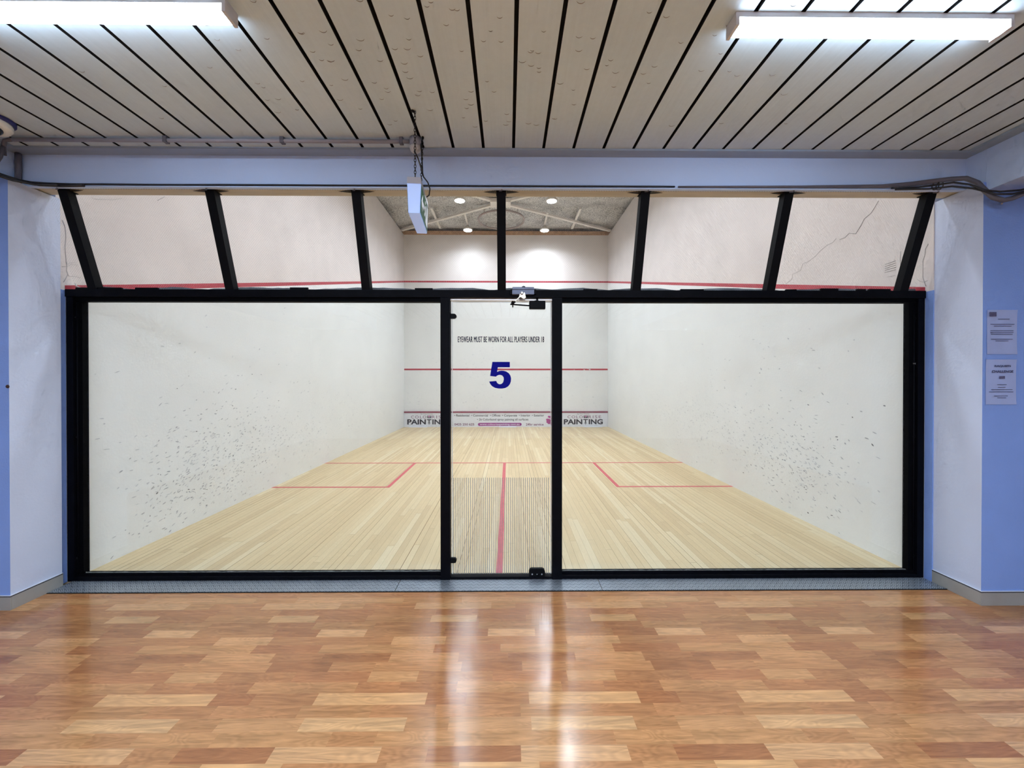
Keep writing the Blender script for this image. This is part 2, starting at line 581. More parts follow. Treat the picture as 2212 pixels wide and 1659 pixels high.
def m_foil():
    t = NT('foil')
    x, y, z, vec = t.xyz()
    n1 = t.noise(vec, 40.0, 6, 0.75)
    n2 = t.noise(vec, 3.0, 3, 0.6)
    f = t.math('ADD', t.math('MULTIPLY', n1, 0.85), t.math('MULTIPLY', n2, 0.15))
    c = t.ramp(f, [(0.38, (0.12, 0.12, 0.115)), (0.47, (0.50, 0.49, 0.465)), (0.58, (0.92, 0.90, 0.86))])
    t.L.new(c, t.b.inputs['Base Color'])
    t.b.inputs['Metallic'].default_value = 0.35
    t.b.inputs['Roughness'].default_value = 0.42
    t.bump(n1, 0.8, 0.02)
m_foil()

# ---------------------------------------------------------------- the court shell
XL, XR, YG, YF = -3.27, 3.13, 3.158, 12.908
XC = (XL + XR) / 2
def line_z(Y):          # lower edge of the side-wall out line
    return 2.165 + (Y - YG) / (YF - YG) * (4.53 - 2.165)
def side_wall(name, X, s, label):
    """s=-1 left, +1 right; white below the out line, duller plaster above"""
    m = MB()
    xo = X + s * 0.28
    Y0, Y1 = 3.0, YF + 0.28
    zt = 6.02 if True else 0
    def seg(y0, z0a, z0b, y1, z1a, z1b, mi):
        pts = [(X, y0, z0a), (X, y1, z1a), (X, y1, z1b), (X, y0, z0b)]
        m.poly(pts, (s * 0.28, 0, 0), mi)
    seg(Y0, 0.0, line_z(Y0), Y1, 0.0, line_z(Y1), 0)
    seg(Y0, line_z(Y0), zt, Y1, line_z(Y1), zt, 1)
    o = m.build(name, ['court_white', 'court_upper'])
    struct(o, label, 'wall')
    l = MB()
    t = 0.05
    e = 0.002
    l.poly([(X - s * e, 3.06, line_z(3.06)), (X - s * e, YF, line_z(YF)), (X - s * e, YF, line_z(YF) + t), (X - s * e, 3.06, line_z(3.06) + t)], (s * e, 0, 0))
    l.build('out_line', 'red_paint', o)
    return o
wl = side_wall('wall_court_left', XL, -1, 'white plaster squash court side wall with black ball marks and sloping red line, its far end meeting the front wall on the left')
wr = side_wall('wall_court_right', XR, 1, 'white plaster squash court side wall with a long hairline crack and small louvre slots high up')
m = MB()
m.box(XL - 0.28, XR + 0.28, YF, YF + 0.28, 0, 4.53, 0)
m.box(XL - 0.28, XR + 0.28, YF, YF + 0.28, 4.53, 6.02, 1)
wf = struct(m.build('wall_court_front', ['court_front_white', 'court_front_upper']), 'white front wall at the far end of the squash court with three red lines', 'wall')
for nm, z0, z1, mt in (('out_line', 4.53, 4.58, 'red_paint'), ('service_line', 1.78, 1.83, 'red_paint')):
    q = MB(); q.box(XL + 0.002, XR - 0.002, YF - 0.003, YF, z0, z1); q.build(nm, mt, wf)
m = MB()
m.box(XL - 0.28, XR + 0.28, 2.82, 2.945, 3.035, 6.02)
struct(m.build('wall_court_back', 'court_upper'), 'plain upper wall of the court above the white beam', 'wall')
m = MB()
m.box(XL - 0.28, XR + 0.28, 3.0601, YF + 0.28, -0.12, 0)
cf = struct(m.build('floor_court', 'court_boards'), 'pale narrow-board timber squash court floor behind the glass', 'floor')
def fl(name, x0, x1, y0, y1):
    q = MB(); q.box(x0, x1, y0, y1, 0.0, 0.0012); q.build(name, 'red_tape', cf)
SY = 7.35
fl('short_line', XL, XR, SY - 0.025, SY + 0.025)
fl('half_court_line', XC - 0.025, XC + 0.025, 3.17, SY - 0.025)
BY = 5.71
fl('service_box_line', XL, XL + 1.625, BY - 0.025, BY + 0.025)
fl('service_box_line', XR - 1.625, XR, BY - 0.025, BY + 0.025)
fl('service_box_line', XL + 1.575, XL + 1.625, BY + 0.025, SY - 0.025)
fl('service_box_line', XR - 1.625, XR - 1.575, BY + 0.025, SY - 0.025)

# foil roof, sagging between the purlins
m = MB()
nx, ny = 60, 160
y0, y1 = 2.82, YF + 0.28
g = []
for j in range(ny + 1):
    Y = y0 + (y1 - y0) * j / ny
    rr = []
    for i in range(nx + 1):
        X = XL - 0.28 + (XR - XL + 0.56) * i / nx
        z = 6.25 - 0.17 * abs(math.sin(PI * (Y - 11.28) / 1.63)) ** 0.8 + 0.012 * random.uniform(-1, 1)
        rr.append(m.bm.verts.new((X, Y, z)))
    g.append(rr)
for j in range(ny):
    for i in range(nx):
        m.bm.faces.new((g[j][i], g[j + 1][i], g[j + 1][i + 1], g[j][i + 1])).smooth = True
struct(m.build('ceiling_court', 'foil', recalc=False), 'crumpled silver foil lining under the court roof', 'ceiling')
m = MB()
m.box(XL - 0.28, XR + 0.28, YF - 0.02, YF + 0.26, 6.021, 6.14)
struct(m.build('trim_1', 'roof_timber'), 'raw timber plate along the top of the front wall', 'trim')

# roof steel: bracing, purlins and the ring
rs = empty('roof_bracing', (XC - 0.2, 10.6, 6.0), 'cream steel bracing arms spreading from a central plate under the foil roof', 'bracing', kind=None)
hub = Vector((-0.20, 10.55, 6.02))
for sx, ex in ((-1, -3.22), (1, 3.08)):
    q = MB(); q.bar(hub, (ex, 12.45, 6.0), 0.085, 0.05); q.build('brace_arm', 'roof_steel', rs)
    q = MB(); q.bar(hub, (ex, 8.65, 6.0), 0.085, 0.05); q.build('brace_arm', 'roof_steel', rs)
q = MB(); q.box(-0.46, 0.06, 10.36, 10.72, 5.96, 6.06, bev=0.01); q.build('hub_plate', 'roof_steel', rs)
for X, a, b, lb in ((-2.05, 10.95, 12.40, 'cream roof batten left of the two front floodlights, beside the left court wall'), (1.92, 10.95, 12.40, 'cream roof batten right of the two front floodlights, beside the right court wall')):
    q = MB(); q.box(X - 0.03, X + 0.03, a, b, 6.03, 6.07)
    tag(q.build('roof_batten', 'roof_steel'), lb, 'batten', 'cream roof battens under the foil')
rg = MB()
rg.tube([(-0.20 + 0.64 * math.cos(2 * PI * k / 64), 11.60 + 0.68 * math.sin(2 * PI * k / 64), 5.98) for k in range(64)], 0.028, 8, closed=True)
ro = empty('ceiling_ring', (-0.20, 11.6, 5.98), 'thin brown metal ring hanging flat under the foil roof between the two front floodlights', 'ring')
rg.build('ring_tube', 'fan_ring', ro)
for k in (1, 3, 5, 7):
    q = MB()
    a = k * PI / 4
    q.tube([(-0.20 + 0.64 * math.cos(a), 11.60 + 0.68 * math.sin(a), 5.98), (-0.20 + 0.64 * math.cos(a), 11.60 + 0.68 * math.sin(a), 6.14)], 0.008, 6)
    q.build('hanger', 'fan_ring', ro)

# court floodlights
rows = [12.05, 10.06, 8.07, 6.08, 4.09]
def make_flood():
    r = empty('floodlight', (-1.19, 12.05, 5.90))
    q = MB(); q.lathe((-1.19, 12.05, 5.90), [(0.055, -0.045), (0.13, -0.045), (0.14, -0.02), (0.10, 0.03), (0.05, 0.06), (0.03, 0.10)]); q.build('housing', 'roof_steel', r)
    q = MB(); q.lathe((-1.19, 12.05, 5.90), [(0.118, -0.052), (0.118, -0.0455)]); q.build('lens', 'flood_lens', r)
    q = MB(); q.box(-1.215, -1.165, 11.15, 12.1, 6.0, 6.035); q.build('mounting_arm', 'roof_steel', r)
    return r
f0 = make_flood()
k = 0
where = {12.05: 'nearest the front wall', 10.06: 'in second row from front wall', 8.07: 'in third row from front wall', 6.08: 'in fourth row from front wall', 4.09: 'in the row above the glass end'}
for Y in rows:
    for X, side in ((-1.19, 'left'), (1.06, 'right')):
        o = f0 if k == 0 else copy_thing(f0, (X, Y, 5.90))
        k += 1
        wtxt = where[Y]
        o['label'] = 'round floodlight under foil roof, %s one %s' % (side, wtxt)
        o['category'] = 'light'
        o['group'] = 'court floodlights'
        ld = bpy.data.lights.new('floodlight_lamp', 'AREA')
        ld.shape = 'DISK'
        ld.size = 0.22
        ld.energy = COURT_LAMP * {12.05: 0.95, 10.06: 0.95, 8.07: 0.82, 6.08: 0.68, 4.09: 0.55}[Y]
        ld.color = COURT_COL
        ld.spread = math.radians(150)
        lo = bpy.data.objects.new('lamp_glow', ld)
        C.objects.link(lo)
        lo.location = (X, Y, 5.90 - 0.056)
        lo.parent = o
        lo.matrix_parent_inverse = Matrix.Translation(Vector((X, Y, 5.90))).inverted()

# the tin with its advertising banner
tin = empty('sponsor_banner', (XC, YF - 0.03, 0.0), 'white advertising banner with black and purple lettering along the foot of the front wall', 'banner')
q = MB(); q.box(XL + 0.004, XR - 0.004, YF - 0.032, YF - 0.0035, 0.012, 0.445); q.build('banner_panel', 'banner_white', tin)
q = MB(); q.box(XL + 0.004, XR - 0.004, YF - 0.046, YF - 0.0035, 0.445, 0.487); q.build('top_strip', 'tin_red', tin)
q = MB(); q.box(XL + 0.004, XR - 0.004, YF - 0.037, YF - 0.0325, 0.0, 0.03); q.build('bottom_strip', 'banner_white', tin)
for a, b in ((885, 923), (1078, 1115), (1261, 1300)):
    q = MB(); q.box((a - 1098) / 68.9, (b - 1098) / 68.9, YF - 0.14, YF - 0.038, 0.0, 0.012); q.build('foot_plate', 'banner_white', tin)
YB = YF - 0.034
SB = 887.0 / YB
bx = lambda p: (p - 1098.0) / SB
bz = lambda p: 1.5 + (819.0 - p) / SB
z0 = lambda zy: bz(870 + zy / 9.217)
def bt(name, body, xa, xb, ya, yb, mat, bold=0.0, sp=1.0):
    text(name, body, xa, xb, z0(yb), z0(ya), YB, mat, tin, bold, spacing=sp)
for off in (0.0, 1080 + 1270 / 9.217 - (860 + 182 / 9.217)):
    X = lambda zx: bx(860 + off + zx / 9.217)
    bt('small_lettering', 'By Mina Ghanea', X(450), X(693), 216, 236, 'ink_dark', 0.0)
    bt('name_lettering', 'COLO', X(258), X(562), 255, 311, 'ink_plum', 0.0, 1.25)
    bt('name_lettering', 'RISE', X(672), X(928), 255, 311, 'ink_plum', 0.0, 1.3)
    q = MB()
    xs = [X(v) for v in (580, 596, 640, 658)]
    q.box(xs[0], xs[1], YB - 0.001, YB + 0.001, z0(308), z0(255)); q.box(xs[2], xs[3], YB - 0.001, YB + 0.001, z0(308), z0(255)); q.box(xs[1], xs[2], YB - 0.001, YB + 0.001, z0(308), z0(292))
    q.build('logo_letter', 'ink_dark', tin)
    q = MB(); q.box(X(604), X(632), YB - 0.001, YB + 0.001, z0(284), z0(255)); q.build('logo_square', 'magenta', tin)
    bt('painting_lettering', 'PAIN', X(182), X(553), 328, 432, 'ink_dark', 0.035)
    bt('painting_lettering', 'ING', X(680), X(962), 328, 432, 'ink_dark', 0.035)
    q = MB()
    q.box(X(572), X(664), YB - 0.001, YB + 0.001, z0(346), z0(328))
    cx, w = X(616), 1 / (9.217 * SB)
    P = [(-12, 346), (12, 346), (9, 375), (17, 402), (14, 422), (0, 433), (-14, 422), (-17, 402), (-9, 375)]
    q.poly([(cx + a * w, YB - 0.001, z0(b)) for a, b in P], (0, 0.002, 0))
    q.build('drip_letter', 'ink_dark', tin)
    q = MB(); q.poly([(cx + a * w, YB - 0.0022, z0(b)) for a, b in ((-5, 412), (0, 392), (5, 412), (0, 423))], (0, 0.001, 0)); q.build('paint_drop', 'white_ink', tin)
    bt('tagline_lettering', 'Your Local Elite Painting Specialist since 2005', X(285), X(855), 455, 474, 'ink_dark', 0.0)
XA = lambda zx: bx(840 + zx / 4.424)
ZA = lambda zy: bz(680 + zy / 4.424)
def bt2(name, body, xa, xb, ya, yb, mat, bold=0.0, y=None):
    text(name, body, XA(xa), XA(xb), ZA(yb), ZA(ya), y or YB, mat, tin, bold)
bt2('service_lettering', '\u2022 Residential  \u2022 Commercial  \u2022 Offices  \u2022 Corporate  \u2022 Interior  \u2022 Exterior', 625, 1482, 951, 979, 'ink_dark', 0.012)
bt2('service_lettering', '\u2022 2k Colorbond spray painting all surfaces', 842, 1332, 990, 1017, 'ink_dark', 0.012)
bt2('phone_lettering', '0425 250 625', 625, 815, 1036, 1058, 'ink_plum', 0.02)
bt2('service_lettering', '24hr service', 1308, 1478, 1036, 1060, 'ink_plum', 0.02)
q = MB()
n = 10
pts = []
xa, xb, za, zb = XA(850), XA(1268), ZA(1062), ZA(1033)
rr = (zb - za) / 2
for k in range(n + 1):
    a = -PI / 2 + PI * k / n
    pts.append((xb - rr + rr * math.cos(a), YB - 0.001, (za + zb) / 2 + rr * math.sin(a)))
for k in range(n + 1):
    a = PI / 2 + PI * k / n
    pts.append((xa + rr + rr * math.cos(a), YB - 0.001, (za + zb) / 2 + rr * math.sin(a)))
q.poly(pts, (0, 0.002, 0)); q.build('address_pill', 'pill_magenta', tin)
bt2('address_lettering', 'www.colourisepainting.com.au', 868, 1248, 1038, 1060, 'white_ink', 0.012, YB - 0.003)
q = MB()
def blob(c, r, sx=1.0):
    q.poly([(XA(c[0]) + sx * r * (1 + 0.22 * math.sin(5 * t + c[0])) * math.cos(t), YB - 0.001, ZA(c[1]) + r * (1 + 0.22 * math.sin(3 * t)) * math.sin(t)) for t in [2 * PI * i / 22 for i in range(22)]], (0, 0.002, 0))
blob((1528, 1015), 0.085); blob((1536, 975), 0.035, 1.8); blob((1552, 1038), 0.05); blob((1560, 1000), 0.06)
q.build('paint_splash_logo', 'magenta', tin)
q = MB()
for k, (a, b) in enumerate(((1545, 1000), (1560, 1012), (1552, 1026), (1570, 990))):
    q.box(XA(a - 9), XA(a + 9), YB - 0.003, YB - 0.002, ZA(b + 2), ZA(b - 2))
q.build('splash_lettering', 'white_ink', tin)
q = MB(); q.tube([(XA(602), YB, ZA(1043)), (XA(605), YB, ZA(1052)), (XA(614), YB, ZA(1056))], 0.008, 6); q.build('phone_symbol', 'ink_plum', tin)

# ---------------------------------------------------------------- ball marks on the side walls
def scuffs(wall, X, s, clusters, seed):
    R = random.Random(seed)
    ms = [MB(), MB(), MB()]
    def mark(Y, z, L, h, ang, lvl):
        if z < 0.03 or Y < 3.2 or Y > 12.8: return
        n = 9
        e = 0.0009 + 0.0004 * lvl
        pts = []
        ph = R.uniform(0, 6)
        for i in range(n):
            a = 2 * PI * i / n
            rr = 1 + 0.35 * math.sin(2 * a + ph) * R.uniform(0.3, 1)
            u, v = L / 2 * rr * math.cos(a), h / 2 * rr * math.sin(a)
            pts.append((X - s * e, Y + u * math.cos(ang) - v * math.sin(ang), z + u * math.sin(ang) + v * math.cos(ang)))
        vs = [ms[lvl].bm.verts.new(p) for p in pts]
        f = ms[lvl].bm.faces.new(vs)
        f.normal_update()
        if f.normal.x * (-s) < 0:
            f.normal_flip()
    for (cy, cz, ry, rz, cnt, dark) in clusters:
        for _ in range(cnt):
            Y = cy + R.gauss(0, ry)
            z = cz + R.gauss(0, rz)
            q = R.random()
            lvl = 0 if q < dark else (1 if q < dark + 0.32 else 2)
            L = R.uniform(0.012, 0.042) * (1.1 if lvl else 0.8)
            mark(Y, z, L, R.uniform(0.005, 0.012), R.gauss(0.25, 0.28), lvl)
    for b, mt in zip(ms, ('scuff_dark', 'scuff_mid', 'scuff_light')):
        o = b.build('ball_marks', mt, wall, recalc=False)
        o['kind'] = 'stuff'
scuffs(wl, XL, -1, [(4.4, 0.62, 0.40, 0.24, 280, 0.06), (5.3, 0.62, 0.6, 0.22, 230, 0.06), (3.95, 0.32, 0.18, 0.16, 45, 0.10), (4.7, 1.15, 0.8, 0.25, 60, 0.12), (7.2, 0.6, 1.3, 0.4, 240, 0.04), (9.5, 0.8, 1.5, 0.5, 160, 0.03), (5.5, 1.6, 1.4, 0.5, 50, 0.05), (4.5, 0.2, 0.6, 0.12, 80, 0.03)], 3)
scuffs(wr, XR, 1, [(4.35, 0.62, 0.36, 0.22, 190, 0.07), (5.0, 0.66, 0.5, 0.25, 150, 0.06), (4.2, 0.30, 0.35, 0.16, 60, 0.10), (6.3, 0.8, 0.8, 0.3, 200, 0.05), (8.2, 0.7, 1.3, 0.4, 180, 0.04), (5.4, 1.5, 0.9, 0.35, 60, 0.06), (10.5, 0.8, 1.2, 0.4, 100, 0.03), (4.0, 1.0, 0.3, 0.2, 18, 0.3)], 8)
R = random.Random(5)
b = MB()
for _ in range(170):
    cx, cz = R.uniform(XL + 0.1, XR - 0.1), abs(R.gauss(0, 1.3)) + 0.55
    if cz > 5.8: continue
    L, h = R.uniform(0.01, 0.035), R.uniform(0.008, 0.02)
    b.bm.faces.new([b.bm.verts.new((cx + L * math.cos(t), YF - 0.0035, cz + h * math.sin(t))) for t in [2 * PI * i / 7 for i in range(7)]])
for f in b.bm.faces:
    f.normal_update()
    if f.normal.y > 0: f.normal_flip()
o = b.build('ball_marks', 'scuff_faint', wf, recalc=False); o['kind'] = 'stuff'

# cracks and louvre slots of the upper side walls
def on_wall(px, py, X, d=0.002):
    Y = abs(X) * 887.0 / abs(px - 1098.0)
    return (X - math.copysign(d, X), Y, 1.5 + (819.0 - py) / 887.0 * Y)
def crack(pixels, X, r, mat, wall, name='crack'):
    q = MB(); q.tube([on_wall(a, b_, X, 0.0012) for a, b_ in pixels], r * 0.48, 5); q.build(name, mat, wall)
Z = lambda a, b: (1640 + a / 5.53, 400 + b / 5.53)
crack([Z(*p) for p in ((1450, 175), (1410, 245), (1360, 325), (1280, 390), (1240, 470), (1175, 572), (1095, 565), (1045, 620), (980, 640))], XR, 0.0035, 'crack_grey', wr)
crack([Z(*p) for p in ((940, 628), (900, 675), (830, 708), (750, 775), (690, 840), (600, 910), (540, 930), (510, 1015), (415, 1058), (405, 1120), (335, 1172))], XR, 0.003, 'crack_faint', wr)
crack([Z(*p) for p in ((2055, 690), (2020, 750), (2015, 820), (1990, 900), (1992, 1000), (1990, 1090), (2010, 1150), (2030, 1200))], XR, 0.004, 'crack_faint', wr)
crack([Z(*p) for p in ((1925, 1120), (1960, 1140), (2010, 1150), (2050, 1130))], XR, 0.003, 'crack_faint', wr)
crack([Z(*p) for p in ((1722, 780), (1715, 870), (1722, 960))], XR, 0.002, 'crack_grey', wr)
crack([Z(*p) for p in ((1550, 1090), (1600, 1080), (1655, 1068))], XR, 0.002, 'crack_faint', wr)
q = MB()
for k in range(5):
    a, b_ = Z(1532, 938 + 24 * k), Z(1664, 894 + 26 * k)
    q.tube([on_wall(*a, XR, 0.001), on_wall(*b_, XR, 0.001)], 0.0017, 5)
q.build('louvre_slot', 'crack_grey', wr)
Z = lambda a, b: (120 + a / 5.53, 400 + b / 5.53)
crack([Z(*p) for p in ((140, 440), (172, 520), (180, 640), (170, 760), (182, 940), (190, 980), (185, 1040), (200, 1080), (175, 1130), (150, 1170))], XL, 0.004, 'crack_faint', wl)
crack([Z(*p) for p in ((182, 920), (195, 960), (240, 940), (290, 940))], XL, 0.003, 'crack_faint', wl)
crack([Z(*p) for p in ((130, 990), (190, 985), (250, 955), (320, 970))], XL, 0.0025, 'crack_faint', wl)
crack([Z(*p) for p in ((190, 1040), (210, 1100), (300, 1105), (350, 1120))], XL, 0.0022, 'crack_faint', wl)
crack([Z(*p) for p in ((1255, 205), (1285, 190), (1340, 160))], XL, 0.0035, 'crack_grey', wl)
crack([Z(*p) for p in ((520, 190), (640, 192), (720, 200), (840, 180))], XL, 0.0025, 'crack_faint', wl)

# ---------------------------------------------------------------- the hall shell
m = MB(); m.box(-5, 5, -4.2, 2.898, -0.12, 0)
struct(m.build('floor', 'laminate'), 'glossy orange-brown strip laminate floor in front of the glass court', 'floor')
LX, RX = -3.237, 3.136
def hall_wall(name, x0, x1, jx, label):
    m = MB()
    m.box(x0, x1, 2.69, 3.0, 0, 2.80, 0)
    # faces turned to the opening are white, the rest blue
    for f in m.bm.faces:
        c = f.calc_center_median()
        if abs(c.x - jx) < 1e-4: f.material_index = 1
    o = m.build(name, ['blue_wall', 'reveal_white'])
    s = 1 if jx > 0 else -1
    q = MB(); a, b = (3.1285, 3.1355) if s > 0 else (-3.2715, -3.2640); q.box(a, b, 2.999, 3.058, 0, 2.155); q.build('return_strip', 'blue_wall', o)
    return struct(o, label, 'wall')
hwl = hall_wall('wall_hall_left', -5.0, LX, LX, 'blue painted wall pier with pale return beside the glass court, with a rust spot on its corner')
hwr = hall_wall('wall_hall_right', RX, 5.0, RX, 'blue painted wall pier with pale return beside the glass court, carrying two whole notices')
q = MB(); q.lathe((LX - 0.006, 2.688, 1.452), [(0.012, 0), (0.010, 0.004), (0.001, 0.006)], 10, (0, -1, 0)); q.build('rust_spot', 'rust', hwl)
for nm, b, lb in (('wall_hall_end_left', (-5.12, -5, -4.2, 3.0), 'plain side wall of the hall'), ('wall_hall_end_right', (5, 5.12, -4.2, 3.0), 'plain side wall at the other end of the hall')):
    m = MB(); m.box(*b, 0, 3.2); struct(m.build(nm, 'hall_plaster'), lb, 'wall')
m = MB(); m.box(-5.12, 5.12, -4.32, -4.2, 0, 3.2); struct(m.build('wall_hall_back', 'hall_plaster'), 'plain wall behind the viewer at the back of the hall', 'wall')

# boarded ceiling
m = MB()
k0 = -26
for k in range(k0, 27):
    xa = 0.034 + 0.199 * k
    xa2, xb2 = max(xa + 0.0095, -5), min(xa + 0.199 - 0.0095, 5)
    if xb2 <= xa2: continue
    m.box(xa2, xb2, -4.2, 2.815, 3.030, 3.045)
for f in m.bm.faces:
    if abs(f.calc_center_median().z - 3.0375) < 1e-4: f.material_index = 1
ce = m.build('ceiling', ['ceiling_boards', 'dark_void'])
struct(ce, 'low beige boarded ceiling with black gaps between the boards', 'ceiling')
q = MB(); q.box(-5, 5, -4.2, 2.815, 3.062, 3.08); q.build('gap_backing', 'dark_void', ce)
# crescent dents left by balls
R = random.Random(12)
q = MB()
for _ in range(190):
    X, Y = R.gauss(-0.2, 0.75), R.uniform(1.5, 2.5)
    fx = ((X - 0.034) / 0.199) % 1.0
    if fx < 0.15 or fx > 0.85: continue
    r = R.uniform(0.009, 0.019)
    q.tube([(X + r * math.cos(t), Y - r * 0.9 * math.sin(t) * -1, 3.0298) for t in [PI * (0.1 + 0.8 * i / 8) for i in range(9)]], [0.0004 + 0.0012 * math.sin(PI * i / 8) for i in range(9)], 4)
o = q.build('ball_dents', 'ceiling_scuff', ce); o['kind'] = 'stuff'

# beam, flange, side bulkheads
m = MB()
m.box(-3.32, 3.155, 2.81, 2.947, 2.806, 3.034, 0)
for f in m.bm.faces:
    if f.calc_center_median().z < 2.807: f.material_index = 1
tb = struct(m.build('trim_2', ['beam_white', 'soffit_cream']), 'long pale blue-white beam over the glass front, cream underneath', 'beam')
m_haze('soffit_dark', (0.03, 0.018, 0.01), 0.62)
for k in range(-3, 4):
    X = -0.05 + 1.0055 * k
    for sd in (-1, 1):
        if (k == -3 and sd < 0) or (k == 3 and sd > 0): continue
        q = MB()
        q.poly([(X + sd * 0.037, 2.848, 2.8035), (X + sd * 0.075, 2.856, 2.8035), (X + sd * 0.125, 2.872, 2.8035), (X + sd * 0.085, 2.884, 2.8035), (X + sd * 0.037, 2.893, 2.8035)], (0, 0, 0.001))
        q.build('dark_taper', 'soffit_dark', tb)  # see-through dark taper on the underside beside the strut head
m = MB(); m.box(-3.32, 3.155, 2.80, 2.83, 2.797, 2.8055, bev=0.002); m.build('edge_bead', 'beam_white', tb)
q = MB()
for i in range(355):
    X = -3.12 + i * 0.0172
    q.box(X - 0.0022, X + 0.0022, 2.845, 2.848, 2.8035, 2.8062)
o = q.build('staple_row', 'ink_dark', tb); o['kind'] = 'stuff'
m = MB(); m.box(-3.32, 3.155, 2.725, 2.8095, 3.016, 3.0295, bev=0.002)
struct(m.build('trim_3', 'cove_brown'), 'narrow brown flange strip where the boarded ceiling meets the beam', 'trim')
m = MB(); m.box(3.075, 3.1545, -4.2, 2.7245, 3.016, 3.0295); struct(m.build('trim_4', 'cove_brown'), 'brown cove strip along the right-hand bulkhead under the ceiling', 'trim')
m = MB(); m.box(-3.3195, -3.24, -4.2, 2.7245, 3.016, 3.0295); struct(m.build('trim_5', 'cove_brown'), 'brown cove strip along the left-hand bulkhead under the ceiling', 'trim')
for nm, a, b, lb in (('trim_6', -5, -3.32, 'grey-blue boxed bulkhead over the left blue pier'), ('trim_7', 3.155, 5, 'grey-blue boxed bulkhead over the right blue pier')):
    m = MB(); m.box(a, b, -4.2, 2.6895, 2.745, 3.0295); m.box(a, b, 2.69, 2.947, 2.8005, 3.034); struct(m.build(nm, 'beam_white'), lb, 'bulkhead')

# baseboards
def bb(name, segs, label):
    m = MB()
    for (x0, x1, y0, y1) in segs:
        m.box(x0, x1, y0, y1, 0, 0.085, 0, bev=0.0015)
        m.box(x0, x1, y0, y1, 0.0855, 0.092, 1)
    o = m.build(name, ['baseboard_grey', 'baseboard_cap'])
    q = MB()
    for (x0, x1, y0, y1) in segs:
        q.box(x0, x1, y0, y1, 0.0925, 0.0955)
    q.build('highlight_strip', 'cap_highlight', o)  # pale strip: a highlight along the cap, put into the colour
    struct(o, label, 'baseboard')
bb('baseboard_left', [(-5, LX + 0.008, 2.682, 2.6895), (LX + 0.0005, LX + 0.008, 2.6900, 2.999)], 'grey vinyl skirting round the foot of the left blue pier')
bb('baseboard_right', [(RX - 0.008, 5, 2.682, 2.6895), (RX - 0.008, RX - 0.0005, 2.6900, 2.999)], 'grey vinyl skirting round the foot of the right blue pier')

# threshold tread plates
cuts = [-3.262, -0.802, 0.668, 3.128]
lbs = ['grey chequer plate threshold under the left glass panel', 'grey chequer plate threshold in front of the glass door', 'grey chequer plate threshold under the right glass panel']
for i in range(3):
    a, b = cuts[i], cuts[i + 1]
    m = MB()
    m.box(max(a, LX + 0.009) + 0.002, min(b, RX - 0.009) - 0.002, 2.896, 3.0595, 0.0, 0.005)
    o = m.build('threshold_plate', 'tread_plate')
    tag(o, lbs[i], 'threshold', 'chequer threshold plates')
m = MB(); m.box(LX + 0.009, RX - 0.009, 2.889, 2.8955, 0.0001, 0.004); struct(m.build('trim_8', 'dark_void'), 'thin dark edge strip between laminate and threshold plates', 'trim')

# ---------------------------------------------------------------- glass front
fr = empty('glass_wall_frame', (XC, 3.08, 0), 'black steel frame of the glass court front, holding panes and door', 'frame')
FX0, FX1 = -3.262, 3.127
q = MB()
q.box(FX0, FX1, 3.050, 3.125, 2.107, 2.162, bev=0.003)
q.build('top_rail', 'black_steel_face', fr)
for a, b in ((FX0, -0.505), (0.398, FX1)):
    q = MB(); q.box(a, b, 3.072, 3.125, 2.077, 2.107); q.build('head_bead', 'black_steel', fr)
    q = MB(); q.box(a, b, 3.060, 3.125, 0.0005, 0.030, bev=0.002); q.box(a, b, 3.085, 3.125, 0.030, 0.050); q.build('bottom_rail', 'black_steel_face', fr)
for a, b, c, d in ((-3.262, -3.212, -3.212, -3.165), (3.078, 3.127, 3.028, 3.078)):
    q = MB(); q.box(a, b, 3.0585, 3.125, 0.005, 2.1068, bev=0.002); q.build('side_post', 'black_steel_face', fr)
    q = MB(); q.box(c, d, 3.080, 3.125, 0.05, 2.077); xx = (c if c > 0 else d) ; q.build('glazing_channel', 'black_steel', fr)
    mid = b if a < 0 else a
    q = MB(); q.tube([(mid + (0.012 if a < 0 else -0.012), 3.078, 0.06), (mid + (0.012 if a < 0 else -0.012), 3.078, 2.07)], 0.006, 8); q.build('seal_rod', 'black_steel_face', fr)
for a, b in ((-0.505, -0.4346), (0.3277, 0.400)):
    q = MB(); q.box(a, b, 3.0515, 3.125, 0.005, 2.1068, bev=0.003); q.build('door_post', 'black_steel_face', fr)
q = MB(); q.box(-0.4346, 0.3277, 3.085, 3.125, 2.090, 2.1068); q.build('head_track', 'aluminium', fr)
q = MB(); q.box(-0.4346, 0.3277, 3.062, 3.125, 0.0055, 0.022, bev=0.002); q.build('door_sill', 'black_steel_face', fr)
for sx, px in ((-1, 171), (1, 1983)):
    for py in (687, 944, 1204) + ((785,) if sx > 0 else ()):
        p = at(px, py, 3.076)
        q = MB(); q.lathe((p.x, 3.080, p.z), [(0.010, 0), (0.010, 0.004), (0.004, 0.008)], 10, (0, -1, 0)); q.build('screw_cap', 'black_plastic' if sx < 0 or py != 785 else 'screw_metal', fr)

def pane(name, x0, x1, z0, z1, label):
    m = MB(); m.box(x0, x1, 3.098, 3.110, z0, z1)
    o = struct(m.build(name, 'pane'), label, 'window')
    q = MB()
    R = random.Random(int(x1 * 100) + 400)
    n = 90
    top = [(x0 + (x1 - x0) * i / n, z0 + 0.004 + R.uniform(0, 0.005)) for i in range(n + 1)]
    q.poly([(x0, 3.0965, z0)] + [(a, 3.0965, b) for a, b in top] + [(x1, 3.0965, z0)], (0, -0.001, 0))
    q.build('sealant', 'seal', o)
    return o
pane('window_1', -3.168, -0.502, 0.048, 2.080, 'large clear glass panel left of the court door')
pane('window_2', 0.397, 3.031, 0.048, 2.080, 'large clear glass panel right of the court door')

